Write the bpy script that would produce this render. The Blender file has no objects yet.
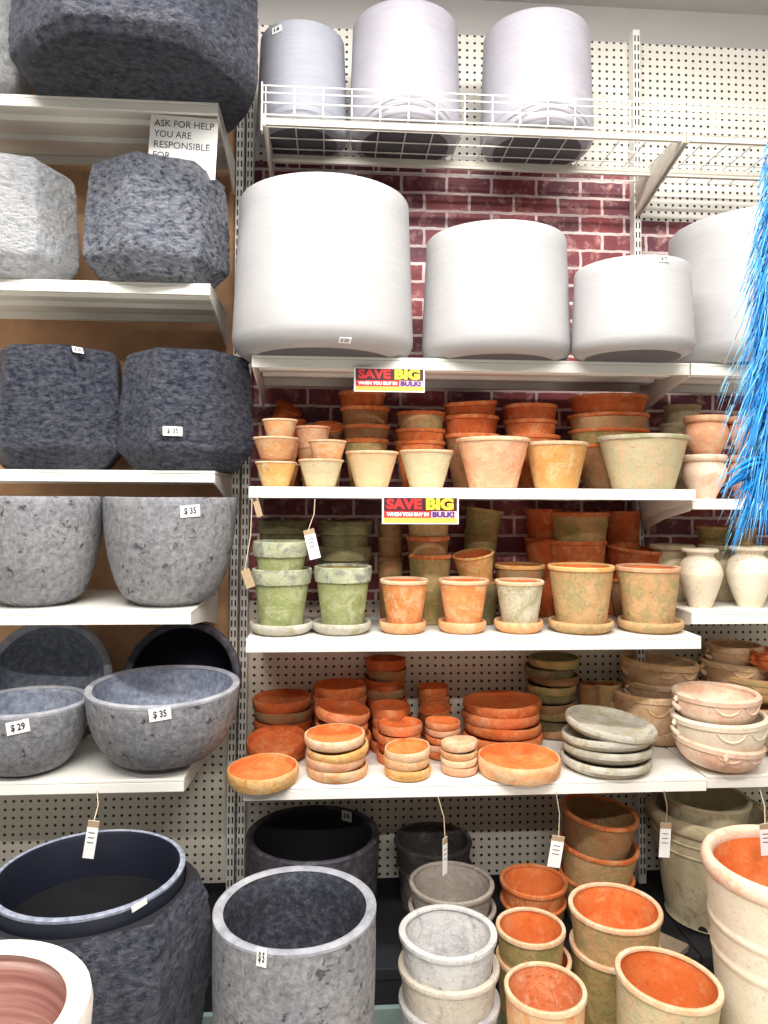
import bpy, bmesh, math, random
from mathutils import Vector, Matrix, Euler, noise

C = bpy.context.scene.collection
R_ = math.radians
rnd = random.Random(7)

# ------------------------------------------------------------------ camera
F = 750.0
CX, CY = 384.0, 467.0
CAM = Vector((0, 0, 1.5))
ROT = (Matrix.Rotation(R_(-4.0), 3, 'Z') @ Matrix.Rotation(R_(90 + 2.3), 3, 'X') @ Matrix.Rotation(R_(0.35), 3, 'Z'))
cd = bpy.data.cameras.new('camera')
cam = bpy.data.objects.new('camera', cd)
C.objects.link(cam)
cam.location = CAM
cam.rotation_euler = ROT.to_euler()
cd.sensor_fit = 'VERTICAL'
cd.sensor_height = 36.0
cd.lens = F / 1024.0 * 36.0
cd.shift_y = (CY - 512.0) / 1024.0
cd.clip_start = 0.05
bpy.context.scene.camera = cam
FWD = ROT @ Vector((0, 0, -1))


def ray(px, py):
    return ROT @ Vector(((px - CX) / F, -(py - CY) / F, -1.0))


def P(px, py, Y):
    d = ray(px, py)
    return CAM + d * (Y / d.y)


def PZ(px, py, z):
    d = ray(px, py)
    return CAM + d * ((z - CAM.z) / d.z)


def dep(p):
    return (p - CAM).dot(FWD)


# --------------------------------------------------------------- materials
def new_mat(name):
    m = bpy.data.materials.new(name)
    m.use_nodes = True
    nt = m.node_tree
    b = nt.nodes['Principled BSDF']
    return m, nt, b


def coords(nt, scale=1.0, rand=True):
    tc = nt.nodes.new('ShaderNodeTexCoord')
    out = tc.outputs['Object']
    if rand:
        oi = nt.nodes.new('ShaderNodeObjectInfo')
        mu = nt.nodes.new('ShaderNodeMath'); mu.operation = 'MULTIPLY'; mu.inputs[1].default_value = 37.0
        nt.links.new(oi.outputs['Random'], mu.inputs[0])
        ad = nt.nodes.new('ShaderNodeVectorMath'); ad.operation = 'ADD'
        nt.links.new(out, ad.inputs[0]); nt.links.new(mu.outputs[0], ad.inputs[1])
        out = ad.outputs[0]
    return out


def noise_node(nt, vec, scale, detail=4, rough=0.6, dist=0.0):
    n = nt.nodes.new('ShaderNodeTexNoise')
    n.inputs['Scale'].default_value = scale
    n.inputs['Detail'].default_value = detail
    n.inputs['Roughness'].default_value = rough
    n.inputs['Distortion'].default_value = dist
    nt.links.new(vec, n.inputs['Vector'])
    return n.outputs['Fac']


def ramp(nt, fac, stops):
    r = nt.nodes.new('ShaderNodeValToRGB')
    el = r.color_ramp.elements
    el[0].position, el[0].color = stops[0][0], (*stops[0][1], 1)
    el[1].position, el[1].color = stops[-1][0], (*stops[-1][1], 1)
    for p, c in stops[1:-1]:
        e = el.new(p); e.color = (*c, 1)
    nt.links.new(fac, r.inputs['Fac'])
    return r.outputs['Color']


def mix(nt, fac, a, b, mode='MIX'):
    m = nt.nodes.new('ShaderNodeMix'); m.data_type = 'RGBA'; m.blend_type = mode
    if isinstance(fac, (int, float)): m.inputs[0].default_value = fac
    else: nt.links.new(fac, m.inputs[0])
    for i, v in ((6, a), (7, b)):
        if isinstance(v, tuple): m.inputs[i].default_value = (*v, 1)
        else: nt.links.new(v, m.inputs[i])
    return m.outputs[2]


def bump(nt, b, h, strength, dist):
    bn = nt.nodes.new('ShaderNodeBump')
    bn.inputs['Strength'].default_value = strength
    bn.inputs['Distance'].default_value = dist
    nt.links.new(h, bn.inputs['Height'])
    nt.links.new(bn.outputs['Normal'], b.inputs['Normal'])


def plain(name, c, rough=0.5, metal=0.0, var=0.0):
    m, nt, b = new_mat(name)
    b.inputs['Roughness'].default_value = rough
    b.inputs['Metallic'].default_value = metal
    if var:
        v = coords(nt)
        n = noise_node(nt, v, 9.0, 5)
        nt.links.new(ramp(nt, n, [(0.3, tuple(x * (1 - var) for x in c)), (0.7, c)]), b.inputs['Base Color'])
    else:
        b.inputs['Base Color'].default_value = (*c, 1)
    return m


def clay(name, c1, c2, stain, amount=0.5, sc=9.0, bmp=0.6, rough=0.85):
    """hand-thrown clay: two body colours, blotches of a third, pitted bump"""
    m, nt, b = new_mat(name)
    v = coords(nt)
    n1 = noise_node(nt, v, sc * 1.4, 7, 0.68, 0.3)
    base = ramp(nt, n1, [(0.36, c1), (0.62, c2)])
    n2 = noise_node(nt, v, sc * 2.4, 9, 0.74, 0.7)
    lo = 0.60 - 0.26 * amount
    msk = ramp(nt, n2, [(lo, (0, 0, 0)), (lo + 0.11, (1, 1, 1))])
    col = mix(nt, msk, base, stain)
    n5 = noise_node(nt, v, sc * 4.5, 9, 0.78, 1.5)
    scr = ramp(nt, n5, [(0.33, (0.50, 0.44, 0.36)), (0.42, (1, 1, 1))])
    col = mix(nt, 0.8, col, scr, 'MULTIPLY')
    n3 = noise_node(nt, v, 160.0, 3, 0.6)
    spk = ramp(nt, n3, [(0.28, (0.55, 0.5, 0.46)), (0.42, (1, 1, 1))])
    col = mix(nt, 0.5, col, spk, 'MULTIPLY')
    oi = nt.nodes.new('ShaderNodeObjectInfo')
    val = ramp(nt, oi.outputs['Random'], [(0.0, (0.76, 0.73, 0.70)), (1.0, (0.92, 0.90, 0.88))])
    col = mix(nt, 1.0, col, val, 'MULTIPLY')
    nt.links.new(col, b.inputs['Base Color'])
    b.inputs['Roughness'].default_value = rough
    b.inputs['Specular IOR Level'].default_value = 0.25
    hm = nt.nodes.new('ShaderNodeMath'); hm.operation = 'ADD'
    n4 = noise_node(nt, v, 45.0, 6, 0.65)
    nt.links.new(n4, hm.inputs[0]); nt.links.new(n2, hm.inputs[1])
    bump(nt, b, hm.outputs[0], bmp, 0.006)
    return m


def stone(name, lo, mid, hi, scale=55.0, bmp=0.9, dist=0.012, rough=0.5, pits=True, spec=0.5):
    m, nt, b = new_mat(name)
    v = coords(nt)
    n2 = noise_node(nt, v, 6.0, 3, 0.5)
    if pits == 'smooth':                    # fine-grained, unpitted
        n1 = noise_node(nt, v, scale, 6, 0.65, 0.0)
        col = ramp(nt, n1, [(0.3, lo), (0.5, mid), (0.72, hi)])
        h = n1
    elif pits:
        n1 = noise_node(nt, v, scale * 2.2, 8, 0.7, 0.1)
        col = ramp(nt, n1, [(0.28, lo), (0.5, mid), (0.75, hi)])
        vo = noise_node(nt, v, 40.0, 8, 0.7, 0.6)
        pk = ramp(nt, vo, [(0.36, (0.16, 0.16, 0.18)), (0.41, (1, 1, 1))])
        col = mix(nt, 0.8, col, pk, 'MULTIPLY')
        ad = nt.nodes.new('ShaderNodeMath'); ad.operation = 'ADD'
        nt.links.new(n1, ad.inputs[0]); nt.links.new(pk, ad.inputs[1])
        h = ad.outputs[0]
    else:                                   # chipped, flaky face: crevice shade and flake highlights put into the colour
        mp = nt.nodes.new('ShaderNodeMapping'); mp.inputs['Scale'].default_value = (1, 1, 1.6)
        mp.inputs['Rotation'].default_value = (0.3, 0.25, 0)
        nt.links.new(v, mp.inputs['Vector'])
        n1 = noise_node(nt, mp.outputs[0], scale, 9, 0.72, 0.0)
        n3 = noise_node(nt, mp.outputs[0], scale * 0.45, 4, 0.6, 0.0)
        mx = nt.nodes.new('ShaderNodeMath'); mx.operation = 'MULTIPLY_ADD'
        nt.links.new(n3, mx.inputs[0]); mx.inputs[1].default_value = 0.5; nt.links.new(n1, mx.inputs[2])
        col = ramp(nt, n1, [(0.38, lo), (0.46, mid), (0.62, hi)])
        h = mx.outputs[0]
    sh = ramp(nt, n2, [(0.3, (0.85, 0.87, 0.92)), (0.7, (1.08, 1.06, 1.04))])
    col = mix(nt, 1.0, col, sh, 'MULTIPLY')
    nt.links.new(col, b.inputs['Base Color'])
    b.inputs['Roughness'].default_value = rough
    b.inputs['Specular IOR Level'].default_value = spec
    bump(nt, b, h, bmp, dist)
    return m


M = {}
M['orange'] = clay('orange_terracotta', (0.66, 0.15, 0.035), (0.78, 0.23, 0.07), (0.80, 0.36, 0.16), 0.45)
M['deep'] = clay('deep_terracotta', (0.52, 0.10, 0.022), (0.66, 0.16, 0.045), (0.62, 0.24, 0.10), 0.4)
M['inside'] = clay('orange_clay_inside', (0.80, 0.17, 0.035), (0.86, 0.25, 0.07), (0.84, 0.33, 0.13), 0.3, bmp=0.2)
M['paleorange'] = clay('pale_terracotta', (0.78, 0.35, 0.14), (0.83, 0.45, 0.22), (0.78, 0.54, 0.32), 0.5)
M['midorange'] = clay('worn_orange_terracotta', (0.72, 0.25, 0.07), (0.80, 0.34, 0.12), (0.82, 0.46, 0.24), 0.5)
M['rimpale'] = clay('pale_clay_rim', (0.80, 0.46, 0.26), (0.86, 0.57, 0.36), (0.86, 0.66, 0.46), 0.5)
M['rimorange'] = clay('orange_clay_rim', (0.74, 0.20, 0.07), (0.82, 0.30, 0.12), (0.84, 0.42, 0.24), 0.4)
M['tan'] = clay('tan_clay', (0.60, 0.34, 0.15), (0.70, 0.45, 0.23), (0.44, 0.36, 0.17), 0.5)
M['ochre'] = clay('ochre_clay', (0.74, 0.36, 0.10), (0.82, 0.48, 0.18), (0.78, 0.55, 0.28), 0.45)
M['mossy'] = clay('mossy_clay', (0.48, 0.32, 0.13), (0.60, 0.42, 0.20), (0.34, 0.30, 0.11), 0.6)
M['sage'] = clay('sage_clay', (0.60, 0.55, 0.34), (0.70, 0.62, 0.40), (0.78, 0.56, 0.34), 0.45)
M['greyclay'] = clay('grey_sage_clay', (0.62, 0.56, 0.42), (0.72, 0.66, 0.52), (0.46, 0.44, 0.26), 0.5)
M['pinkclay'] = clay('pinkish_tan_clay', (0.76, 0.47, 0.26), (0.82, 0.55, 0.33), (0.66, 0.52, 0.30), 0.45)
M['green'] = clay('mossy_green_clay', (0.27, 0.33, 0.12), (0.42, 0.46, 0.21), (0.50, 0.52, 0.31), 0.45)
M['chalk'] = clay('chalky_green_rim', (0.38, 0.42, 0.25), (0.55, 0.58, 0.42), (0.27, 0.28, 0.24), 0.5)
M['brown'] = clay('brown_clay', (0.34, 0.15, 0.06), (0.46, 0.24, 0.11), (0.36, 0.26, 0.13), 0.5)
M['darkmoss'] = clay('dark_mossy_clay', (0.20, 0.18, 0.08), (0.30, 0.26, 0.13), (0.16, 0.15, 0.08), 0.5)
M['cream'] = clay('cream_clay', (0.80, 0.72, 0.55), (0.87, 0.80, 0.66), (0.82, 0.70, 0.52), 0.3, bmp=0.2)
M['creampink'] = clay('pinkish_cream_clay', (0.84, 0.62, 0.46), (0.88, 0.72, 0.58), (0.86, 0.52, 0.36), 0.4, bmp=0.2)
M['putty'] = clay('putty_clay', (0.60, 0.52, 0.34), (0.70, 0.61, 0.42), (0.48, 0.42, 0.27), 0.35, bmp=0.2)
M['handled'] = clay('tan_handled_clay', (0.66, 0.40, 0.20), (0.78, 0.54, 0.32), (0.82, 0.60, 0.42), 0.45)
M['salmon'] = clay('salmon_clay', (0.76, 0.35, 0.19), (0.82, 0.45, 0.27), (0.80, 0.54, 0.34), 0.45)
M['white_cement'] = clay('white_cement', (0.54, 0.54, 0.55), (0.68, 0.68, 0.67), (0.44, 0.44, 0.46), 0.35)
M['beige_cement'] = clay('beige_cement', (0.62, 0.57, 0.49), (0.76, 0.70, 0.60), (0.55, 0.49, 0.40), 0.4)
M['taupe'] = clay('taupe_cement', (0.32, 0.28, 0.24), (0.42, 0.37, 0.33), (0.5, 0.45, 0.4), 0.3)
M['charcoal'] = clay('charcoal_cement', (0.07, 0.065, 0.065), (0.12, 0.11, 0.11), (0.2, 0.18, 0.17), 0.3)
M['swirl'] = None
M['rimwhite'] = clay('whitish_pink_rim', (0.80, 0.72, 0.66), (0.86, 0.80, 0.75), (0.84, 0.70, 0.62), 0.3, bmp=0.15)
M['oldgreen'] = clay('lichen_grey_clay', (0.46, 0.44, 0.37), (0.64, 0.62, 0.55), (0.44, 0.42, 0.26), 0.4)

M['navy'] = stone('dark_chiselled_stone', (0.014, 0.018, 0.036), (0.062, 0.070, 0.108), (0.17, 0.178, 0.215), 52, 1.0, 0.06, 0.42, False)
M['slate'] = stone('slate_chiselled_stone', (0.05, 0.056, 0.085), (0.23, 0.245, 0.295), (0.46, 0.475, 0.53), 52, 1.0, 0.06, 0.42, False)
M['ash_glare'] = stone('pale_glare_chiselled_stone', (0.52, 0.54, 0.56), (0.70, 0.715, 0.73), (0.85, 0.85, 0.86), 52, 1.0, 0.04, 0.6, False)  # paler copy of the dark stone; second-shelf glare is put into its colour
M['concrete'] = stone('grey_pitted_concrete', (0.10, 0.10, 0.105), (0.215, 0.215, 0.225), (0.36, 0.36, 0.37), 30, 0.55, 0.006, 0.7, True, 0.3)
M['concrete_in'] = stone('blue_grey_concrete_inside', (0.13, 0.15, 0.20), (0.24, 0.265, 0.33), (0.38, 0.41, 0.47), 60, 0.6, 0.006, 0.7, 'smooth', 0.3)
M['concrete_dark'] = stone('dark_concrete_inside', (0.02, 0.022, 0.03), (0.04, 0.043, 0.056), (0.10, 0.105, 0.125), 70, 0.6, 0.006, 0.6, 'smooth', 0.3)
M['rim_grey'] = stone('grey_concrete_rim', (0.20, 0.205, 0.225), (0.29, 0.295, 0.32), (0.38, 0.385, 0.41), 30, 0.3, 0.004, 0.7, 'smooth', 0.3)
M['navy_smooth'] = plain('navy_glazed_collar', (0.002, 0.004, 0.016), 0.65, 0, 0.3)
M['blackpot'] = stone('black_smooth_stone', (0.018, 0.016, 0.024), (0.04, 0.036, 0.046), (0.11, 0.1, 0.11), 30, 0.3, 0.004, 0.6, 'smooth', 0.4)


def swirl():
    m, nt, b = new_mat('brown_brushed_inside')
    v = coords(nt)
    mp = nt.nodes.new('ShaderNodeMapping'); mp.inputs['Scale'].default_value = (1.2, 1.2, 26)
    nt.links.new(v, mp.inputs['Vector'])
    n = noise_node(nt, mp.outputs[0], 2.0, 6, 0.6, 0.3)
    nt.links.new(ramp(nt, n, [(0.36, (0.28, 0.11, 0.09)), (0.52, (0.44, 0.22, 0.18)), (0.66, (0.70, 0.48, 0.42))]), b.inputs['Base Color'])
    b.inputs['Roughness'].default_value = 0.8
    return m


M['swirl'] = swirl()


def brushed(name, c1, c2):
    m, nt, b = new_mat(name)
    v = coords(nt)
    mp = nt.nodes.new('ShaderNodeMapping'); mp.inputs['Scale'].default_value = (3, 3, 60)
    nt.links.new(v, mp.inputs['Vector'])
    n = noise_node(nt, mp.outputs[0], 3.0, 5, 0.6)
    n2 = noise_node(nt, v, 5.0, 5, 0.6)
    col = mix(nt, 0.35, ramp(nt, n2, [(0.3, c1), (0.7, c2)]), ramp(nt, n, [(0.35, c1), (0.65, c2)]))
    nt.links.new(col, b.inputs['Base Color'])
    b.inputs['Roughness'].default_value = 0.55
    b.inputs['Specular IOR Level'].default_value = 0.3
    bump(nt, b, n, 0.12, 0.003)
    return m


M['white_pot'] = brushed('white_brushed_pot', (0.36, 0.355, 0.362), (0.44, 0.432, 0.437))
M['lav_pot'] = brushed('lavender_grey_pot', (0.32, 0.31, 0.355), (0.42, 0.41, 0.455))
M['grey_pot'] = brushed('cool_grey_pot', (0.25, 0.26, 0.305), (0.34, 0.35, 0.40))
M['dark_in'] = plain('dark_inside_shaded_base', (0.10, 0.10, 0.11), 0.8)
M['metal'] = plain('white_painted_steel', (0.84, 0.82, 0.76), 0.4, 0, 0.06)
M['cream_metal'] = plain('cream_painted_steel', (0.74, 0.70, 0.60), 0.45, 0, 0.06)
M['slot'] = plain('dark_slot', (0.02, 0.02, 0.02), 0.9)
M['black'] = plain('black_skirting', (0.006, 0.006, 0.009), 0.75)
M['teal'] = plain('pale_teal_paint', (0.30, 0.42, 0.40), 0.5, 0, 0.35)
M['paper'] = plain('white_paper', (0.84, 0.84, 0.82), 0.7)
M['kraft'] = plain('tan_card', (0.38, 0.27, 0.16), 0.8)
M['ink'] = plain('dark_ink', (0.03, 0.03, 0.035), 0.7)
M['string'] = plain('twine', (0.62, 0.5, 0.36), 0.9)
M['signred'] = plain('sign_red', (0.65, 0.02, 0.03), 0.5)
M['signbright'] = plain('sign_bright_red', (0.70, 0.02, 0.02), 0.5)
M['signmaroon'] = plain('sign_maroon', (0.05, 0.004, 0.008), 0.5)
M['signyellow'] = plain('sign_yellow', (0.9, 0.66, 0.04), 0.5)
M['signorange'] = plain('sign_orange', (0.88, 0.45, 0.08), 0.5)
M['signpurple'] = plain('sign_purple', (0.08, 0.03, 0.22), 0.5)
M['signpink'] = plain('sign_pink', (0.80, 0.45, 0.5), 0.5)
M['wood'] = plain('weathered_wood', (0.34, 0.25, 0.17), 0.85, 0, 0.5)
M['blue'] = plain('bright_blue_feather', (0.005, 0.30, 0.78), 0.6, 0, 0.35)
M['lightblue'] = plain('pale_blue_feather', (0.22, 0.62, 0.88), 0.6, 0, 0.3)


def pegboard(name, c, hole=(0.02, 0.018, 0.015)):
    m, nt, b = new_mat(name)
    tc = nt.nodes.new('ShaderNodeTexCoord')
    sx = nt.nodes.new('ShaderNodeSeparateXYZ')
    nt.links.new(tc.outputs['Object'], sx.inputs[0])

    def math_(op, a, bb=None):
        n = nt.nodes.new('ShaderNodeMath'); n.operation = op
        for i, v in enumerate((a, bb)):
            if v is None: continue
            if isinstance(v, (int, float)): n.inputs[i].default_value = v
            else: nt.links.new(v, n.inputs[i])
        return n.outputs[0]

    def cell(s):
        f = math_('FRACT', math_('MULTIPLY', s, 1 / 0.0254))
        d = math_('SUBTRACT', f, 0.5)
        return math_('MULTIPLY', d, d)
    r2 = math_('ADD', cell(sx.outputs['X']), cell(sx.outputs['Z']))
    msk = math_('LESS_THAN', r2, 0.034)
    n = noise_node(nt, tc.outputs['Object'], 3.0, 4)
    base = ramp(nt, n, [(0.3, tuple(x * 0.9 for x in c)), (0.7, c)])
    nt.links.new(mix(nt, msk, base, hole), b.inputs['Base Color'])
    b.inputs['Roughness'].default_value = 0.6
    inv = math_('SUBTRACT', 1.0, msk)
    bump(nt, b, inv, 0.5, 0.003)
    return m


M['peg'] = pegboard('cream_pegboard', (0.80, 0.77, 0.70))
M['peg_grey'] = pegboard('grey_pegboard', (0.74, 0.68, 0.58))


def brickpaper():
    m, nt, b = new_mat('red_brick_wallpaper')
    tc = nt.nodes.new('ShaderNodeTexCoord')
    mp = nt.nodes.new('ShaderNodeMapping')
    mp.inputs['Rotation'].default_value = (R_(-90), 0, 0)
    nt.links.new(tc.outputs['Object'], mp.inputs['Vector'])
    nz = nt.nodes.new('ShaderNodeTexNoise'); nz.inputs['Scale'].default_value = 30
    nt.links.new(mp.outputs[0], nz.inputs['Vector'])
    off = nt.nodes.new('ShaderNodeVectorMath'); off.operation = 'SCALE'; off.inputs['Scale'].default_value = 0.008
    nt.links.new(nz.outputs['Color'], off.inputs[0])
    ad = nt.nodes.new('ShaderNodeVectorMath'); ad.operation = 'ADD'
    nt.links.new(mp.outputs[0], ad.inputs[0]); nt.links.new(off.outputs[0], ad.inputs[1])
    br = nt.nodes.new('ShaderNodeTexBrick')
    br.inputs['Scale'].default_value = 1.0
    br.inputs['Brick Width'].default_value = 0.152
    br.inputs['Row Height'].default_value = 0.060
    br.inputs['Mortar Size'].default_value = 0.0052
    br.inputs['Mortar Smooth'].default_value = 0.25
    br.inputs['Color1'].default_value = (0.30, 0.06, 0.065, 1)
    br.inputs['Color2'].default_value = (0.14, 0.04, 0.06, 1)
    br.inputs['Mortar'].default_value = (0.72, 0.64, 0.62, 1)
    nt.links.new(ad.outputs[0], br.inputs['Vector'])
    n = noise_node(nt, tc.outputs['Object'], 22, 8, 0.7)
    n2 = noise_node(nt, tc.outputs['Object'], 7, 3, 0.5)
    worn = ramp(nt, n, [(0.52, (0, 0, 0)), (0.70, (1, 1, 1))])
    col = mix(nt, worn, br.outputs['Color'], (0.60, 0.36, 0.34))
    col = mix(nt, 1.0, col, ramp(nt, n2, [(0.3, (0.75, 0.75, 0.8)), (0.7, (1.35, 1.15, 1.1))]), 'MULTIPLY')
    nt.links.new(col, b.inputs['Base Color'])
    b.inputs['Roughness'].default_value = 0.6
    return m


M['brick'] = brickpaper()


def burlap():
    m, nt, b = new_mat('woven_tan_burlap')
    tc = nt.nodes.new('ShaderNodeTexCoord')
    hs = []
    for axis, sc in (('X', 260), ('Z', 260)):
        w = nt.nodes.new('ShaderNodeTexWave'); w.wave_type = 'BANDS'; w.bands_direction = axis
        w.inputs['Scale'].default_value = 95; w.inputs['Distortion'].default_value = 1.5
        w.inputs['Detail'].default_value = 3
        nt.links.new(tc.outputs['Object'], w.inputs['Vector'])
        hs.append(w.outputs['Fac'])
    a = nt.nodes.new('ShaderNodeMath'); a.operation = 'MULTIPLY'
    nt.links.new(hs[0], a.inputs[0]); nt.links.new(hs[1], a.inputs[1])
    n = noise_node(nt, tc.outputs['Object'], 6, 6)
    col = ramp(nt, a.outputs[0], [(0.0, (0.66, 0.38, 0.21)), (0.5, (0.85, 0.58, 0.38))])
    col = mix(nt, 1.0, col, ramp(nt, n, [(0.3, (0.7, 0.65, 0.6)), (0.7, (1.1, 1.05, 1.0))]), 'MULTIPLY')
    nt.links.new(col, b.inputs['Base Color'])
    b.inputs['Roughness'].default_value = 0.9
    bump(nt, b, a.outputs[0], 0.4, 0.003)
    return m


M['burlap'] = burlap()


def floor_mat():
    m, nt, b = new_mat('pale_worn_floor')
    tc = nt.nodes.new('ShaderNodeTexCoord')
    n = noise_node(nt, tc.outputs['Object'], 5, 8, 0.65)
    nt.links.new(ramp(nt, n, [(0.35, (0.52, 0.52, 0.48)), (0.5, (0.62, 0.60, 0.55)), (0.65, (0.70, 0.68, 0.62))]), b.inputs['Base Color'])
    b.inputs['Roughness'].default_value = 0.45
    return m


M['floor'] = floor_mat()
M['ceiling'] = plain('ceiling_paint', (0.8, 0.78, 0.76), 0.8, 0, 0.05)
M['wall'] = plain('wall_paint', (0.78, 0.76, 0.74), 0.8, 0, 0.05)


# ---------------------------------------------------------------- helpers
def link(name, me, parent=None, mats=()):
    o = bpy.data.objects.new(name, me)
    C.objects.link(o)
    for m in mats:
        me.materials.append(M[m] if isinstance(m, str) else m)
    if parent is not None:
        o.parent = parent
    return o


LABELS = {}


def tag(o, label, cat, group=None):
    n = len(label.split())
    if not 4 <= n <= 16: print('LABEL LENGTH', n, label)
    if label in LABELS: print('LABEL TWICE', label)
    LABELS[label] = o.name
    o['label'] = label; o['category'] = cat
    if group: o['group'] = group
    return o


def empty(name, loc, label, cat, group=None, rot=(0, 0, 0)):
    o = bpy.data.objects.new(name, None)
    C.objects.link(o)
    o.location = loc; o.rotation_euler = rot
    o.empty_display_size = 0.05
    return tag(o, label, cat, group)


class MB:
    """collects boxes, bars and plates into one mesh"""
    def __init__(self): self.bm = bmesh.new()

    def box(self, a, b):
        vs = [self.bm.verts.new((x, y, z)) for x in (a[0], b[0]) for y in (a[1], b[1]) for z in (a[2], b[2])]
        for f in ((0, 1, 3, 2), (4, 6, 7, 5), (0, 4, 5, 1), (2, 3, 7, 6), (0, 2, 6, 4), (1, 5, 7, 3)):
            self.bm.faces.new([vs[i] for i in f])
        return self

    def prism(self, pts, axis, lo, hi):
        """polygon extruded along an axis; pts are the two other coordinates in order"""
        def mk(u, v, w):
            return {0: (w, u, v), 1: (u, w, v), 2: (u, v, w)}[axis]
        A = [self.bm.verts.new(mk(u, v, lo)) for u, v in pts]
        B = [self.bm.verts.new(mk(u, v, hi)) for u, v in pts]
        n = len(pts)
        self.bm.faces.new(A); self.bm.faces.new(B[::-1])
        for i in range(n):
            self.bm.faces.new([A[i], B[i], B[(i + 1) % n], A[(i + 1) % n]])
        return self

    def tube(self, pts, rad, seg=6, taper=None):
        pts = [Vector(p) for p in pts]
        rings = []
        for i, p in enumerate(pts):
            t = (pts[min(i + 1, len(pts) - 1)] - pts[max(i - 1, 0)])
            t.normalize()
            ref = Vector((0, 0, 1)) if abs(t.z) < 0.9 else Vector((1, 0, 0))
            u = t.cross(ref).normalized(); w = t.cross(u)
            r = rad if taper is None else rad * taper(i / (len(pts) - 1))
            rings.append([self.bm.verts.new(p + u * (r * math.cos(6.2832 * k / seg)) + w * (r * math.sin(6.2832 * k / seg))) for k in range(seg)])
        for a, b in zip(rings, rings[1:]):
            for k in range(seg):
                self.bm.faces.new([a[k], a[(k + 1) % seg], b[(k + 1) % seg], b[k]])
        self.bm.faces.new(rings[0]); self.bm.faces.new(rings[-1][::-1])
        return self

    def build(self, name, mats, parent=None, bevel=0.0, smooth=False, loc=None):
        bmesh.ops.recalc_face_normals(self.bm, faces=self.bm.faces)
        me = bpy.data.meshes.new(name)
        self.bm.to_mesh(me); self.bm.free()
        o = link(name, me, parent, mats if isinstance(mats, (list, tuple)) else [mats])
        if smooth:
            me.shade_smooth(); me.set_sharp_from_angle(angle=R_(40))
        if bevel:
            bv = o.modifiers.new('bevel', 'BEVEL'); bv.width = bevel; bv.segments = 2; bv.limit_method = 'ANGLE'
        if loc is not None: o.location = loc
        return o


def resample(prof, step):
    out = [prof[0]]
    for a, b in zip(prof, prof[1:]):
        d = math.hypot(b[0] - a[0], b[1] - a[1])
        n = max(1, int(d / step))
        for i in range(1, n + 1):
            t = i / n
            out.append((a[0] + (b[0] - a[0]) * t, a[1] + (b[1] - a[1]) * t) + tuple(b[2:]))
    return out


def lathe(name, prof, mats, parent=None, seg=44, wob=0.012, step=None, facets=0, fstr=0.95, phase=0.0, rough=0.0, seed=None, sharp=38):
    """surface of revolution; a profile point is (r, z[, material index])"""
    seed = rnd.uniform(0, 99) if seed is None else seed
    if step: prof = resample(prof, step)
    Rm = max(p[0] for p in prof)
    bm = bmesh.new()
    rings, mi = [], []
    for p in prof:
        r, z = p[0], p[1]
        mi.append(p[2] if len(p) > 2 else 0)
        outer = mi[-1] == 0
        if r < 1e-5:
            rings.append([bm.verts.new((0, 0, z))]); continue
        ring = []
        for k in range(seg):
            t = 6.283185307 * k / seg
            c, s = math.cos(t), math.sin(t)
            rr = r
            if facets and outer:
                w = 6.283185307 / facets
                a = ((t + phase) % w) - w / 2
                fac = math.cos(w / 2) / math.cos(a) / (0.5 + 0.5 * math.cos(w / 2))
                rr = r * (1 + (fac - 1) * fstr)
            nv = noise.noise(Vector((c * 1.3 + seed, s * 1.3, z / Rm * 1.1)))
            rr *= 1 + wob * nv
            dz = wob * 0.6 * Rm * noise.noise(Vector((c * 1.2, s * 1.2 + seed, 3.3))) * (1 if z > 0.004 else 0)
            if rough and outer:
                q = Vector((c * r, s * r, z * 1.5)) * 42 + Vector((seed, seed, 0))
                rr += rough * (noise.noise(q) + 0.6 * noise.noise(q * 2.3) + 0.4 * noise.noise(q * 5.1))
            ring.append(bm.verts.new((c * rr, s * rr, z + dz)))
        rings.append(ring)
    for i in range(len(rings) - 1):
        a, b, m = rings[i], rings[i + 1], mi[i + 1]
        for k in range(seg):
            k2 = (k + 1) % seg
            if len(a) == 1 and len(b) == 1: break
            if len(a) == 1: f = bm.faces.new([a[0], b[k2], b[k]])
            elif len(b) == 1: f = bm.faces.new([a[k], a[k2], b[0]])
            else: f = bm.faces.new([a[k], a[k2], b[k2], b[k]])
            f.material_index = m
    if len(rings[0]) > 1 and len(rings[-1]) > 1:      # closed ring profile
        a, b = rings[-1], rings[0]
        for k in range(seg):
            k2 = (k + 1) % seg
            bm.faces.new([a[k], a[k2], b[k2], b[k]])
    bmesh.ops.recalc_face_normals(bm, faces=bm.faces)
    me = bpy.data.meshes.new(name)
    bm.to_mesh(me); bm.free()
    me.shade_smooth()
    me.set_sharp_from_angle(angle=R_(sharp))
    return link(name, me, parent, mats)


def text_mesh(body, size, offset=0.0, extrude=0.0004):
    cu = bpy.data.curves.new('t', 'FONT')
    cu.body = body; cu.size = size; cu.align_x = 'CENTER'; cu.align_y = 'CENTER'
    cu.extrude = extrude; cu.offset = offset; cu.resolution_u = 3
    ob = bpy.data.objects.new('t', cu)
    C.objects.link(ob)
    me = bpy.data.meshes.new_from_object(ob.evaluated_get(bpy.context.evaluated_depsgraph_get()))
    bpy.data.objects.remove(ob); bpy.data.curves.remove(cu)
    me.materials.clear()
    return me


def text_part(name, body, size, mat, parent, loc, width=None, offset=0.0):
    me = text_mesh(body, size, offset)
    if width:
        xs = [v.co.x for v in me.vertices]
        k = width / (max(xs) - min(xs))
        for v in me.vertices: v.co.x *= k
    o = link(name, me, parent, [mat])
    o.location = loc
    return o


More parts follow.
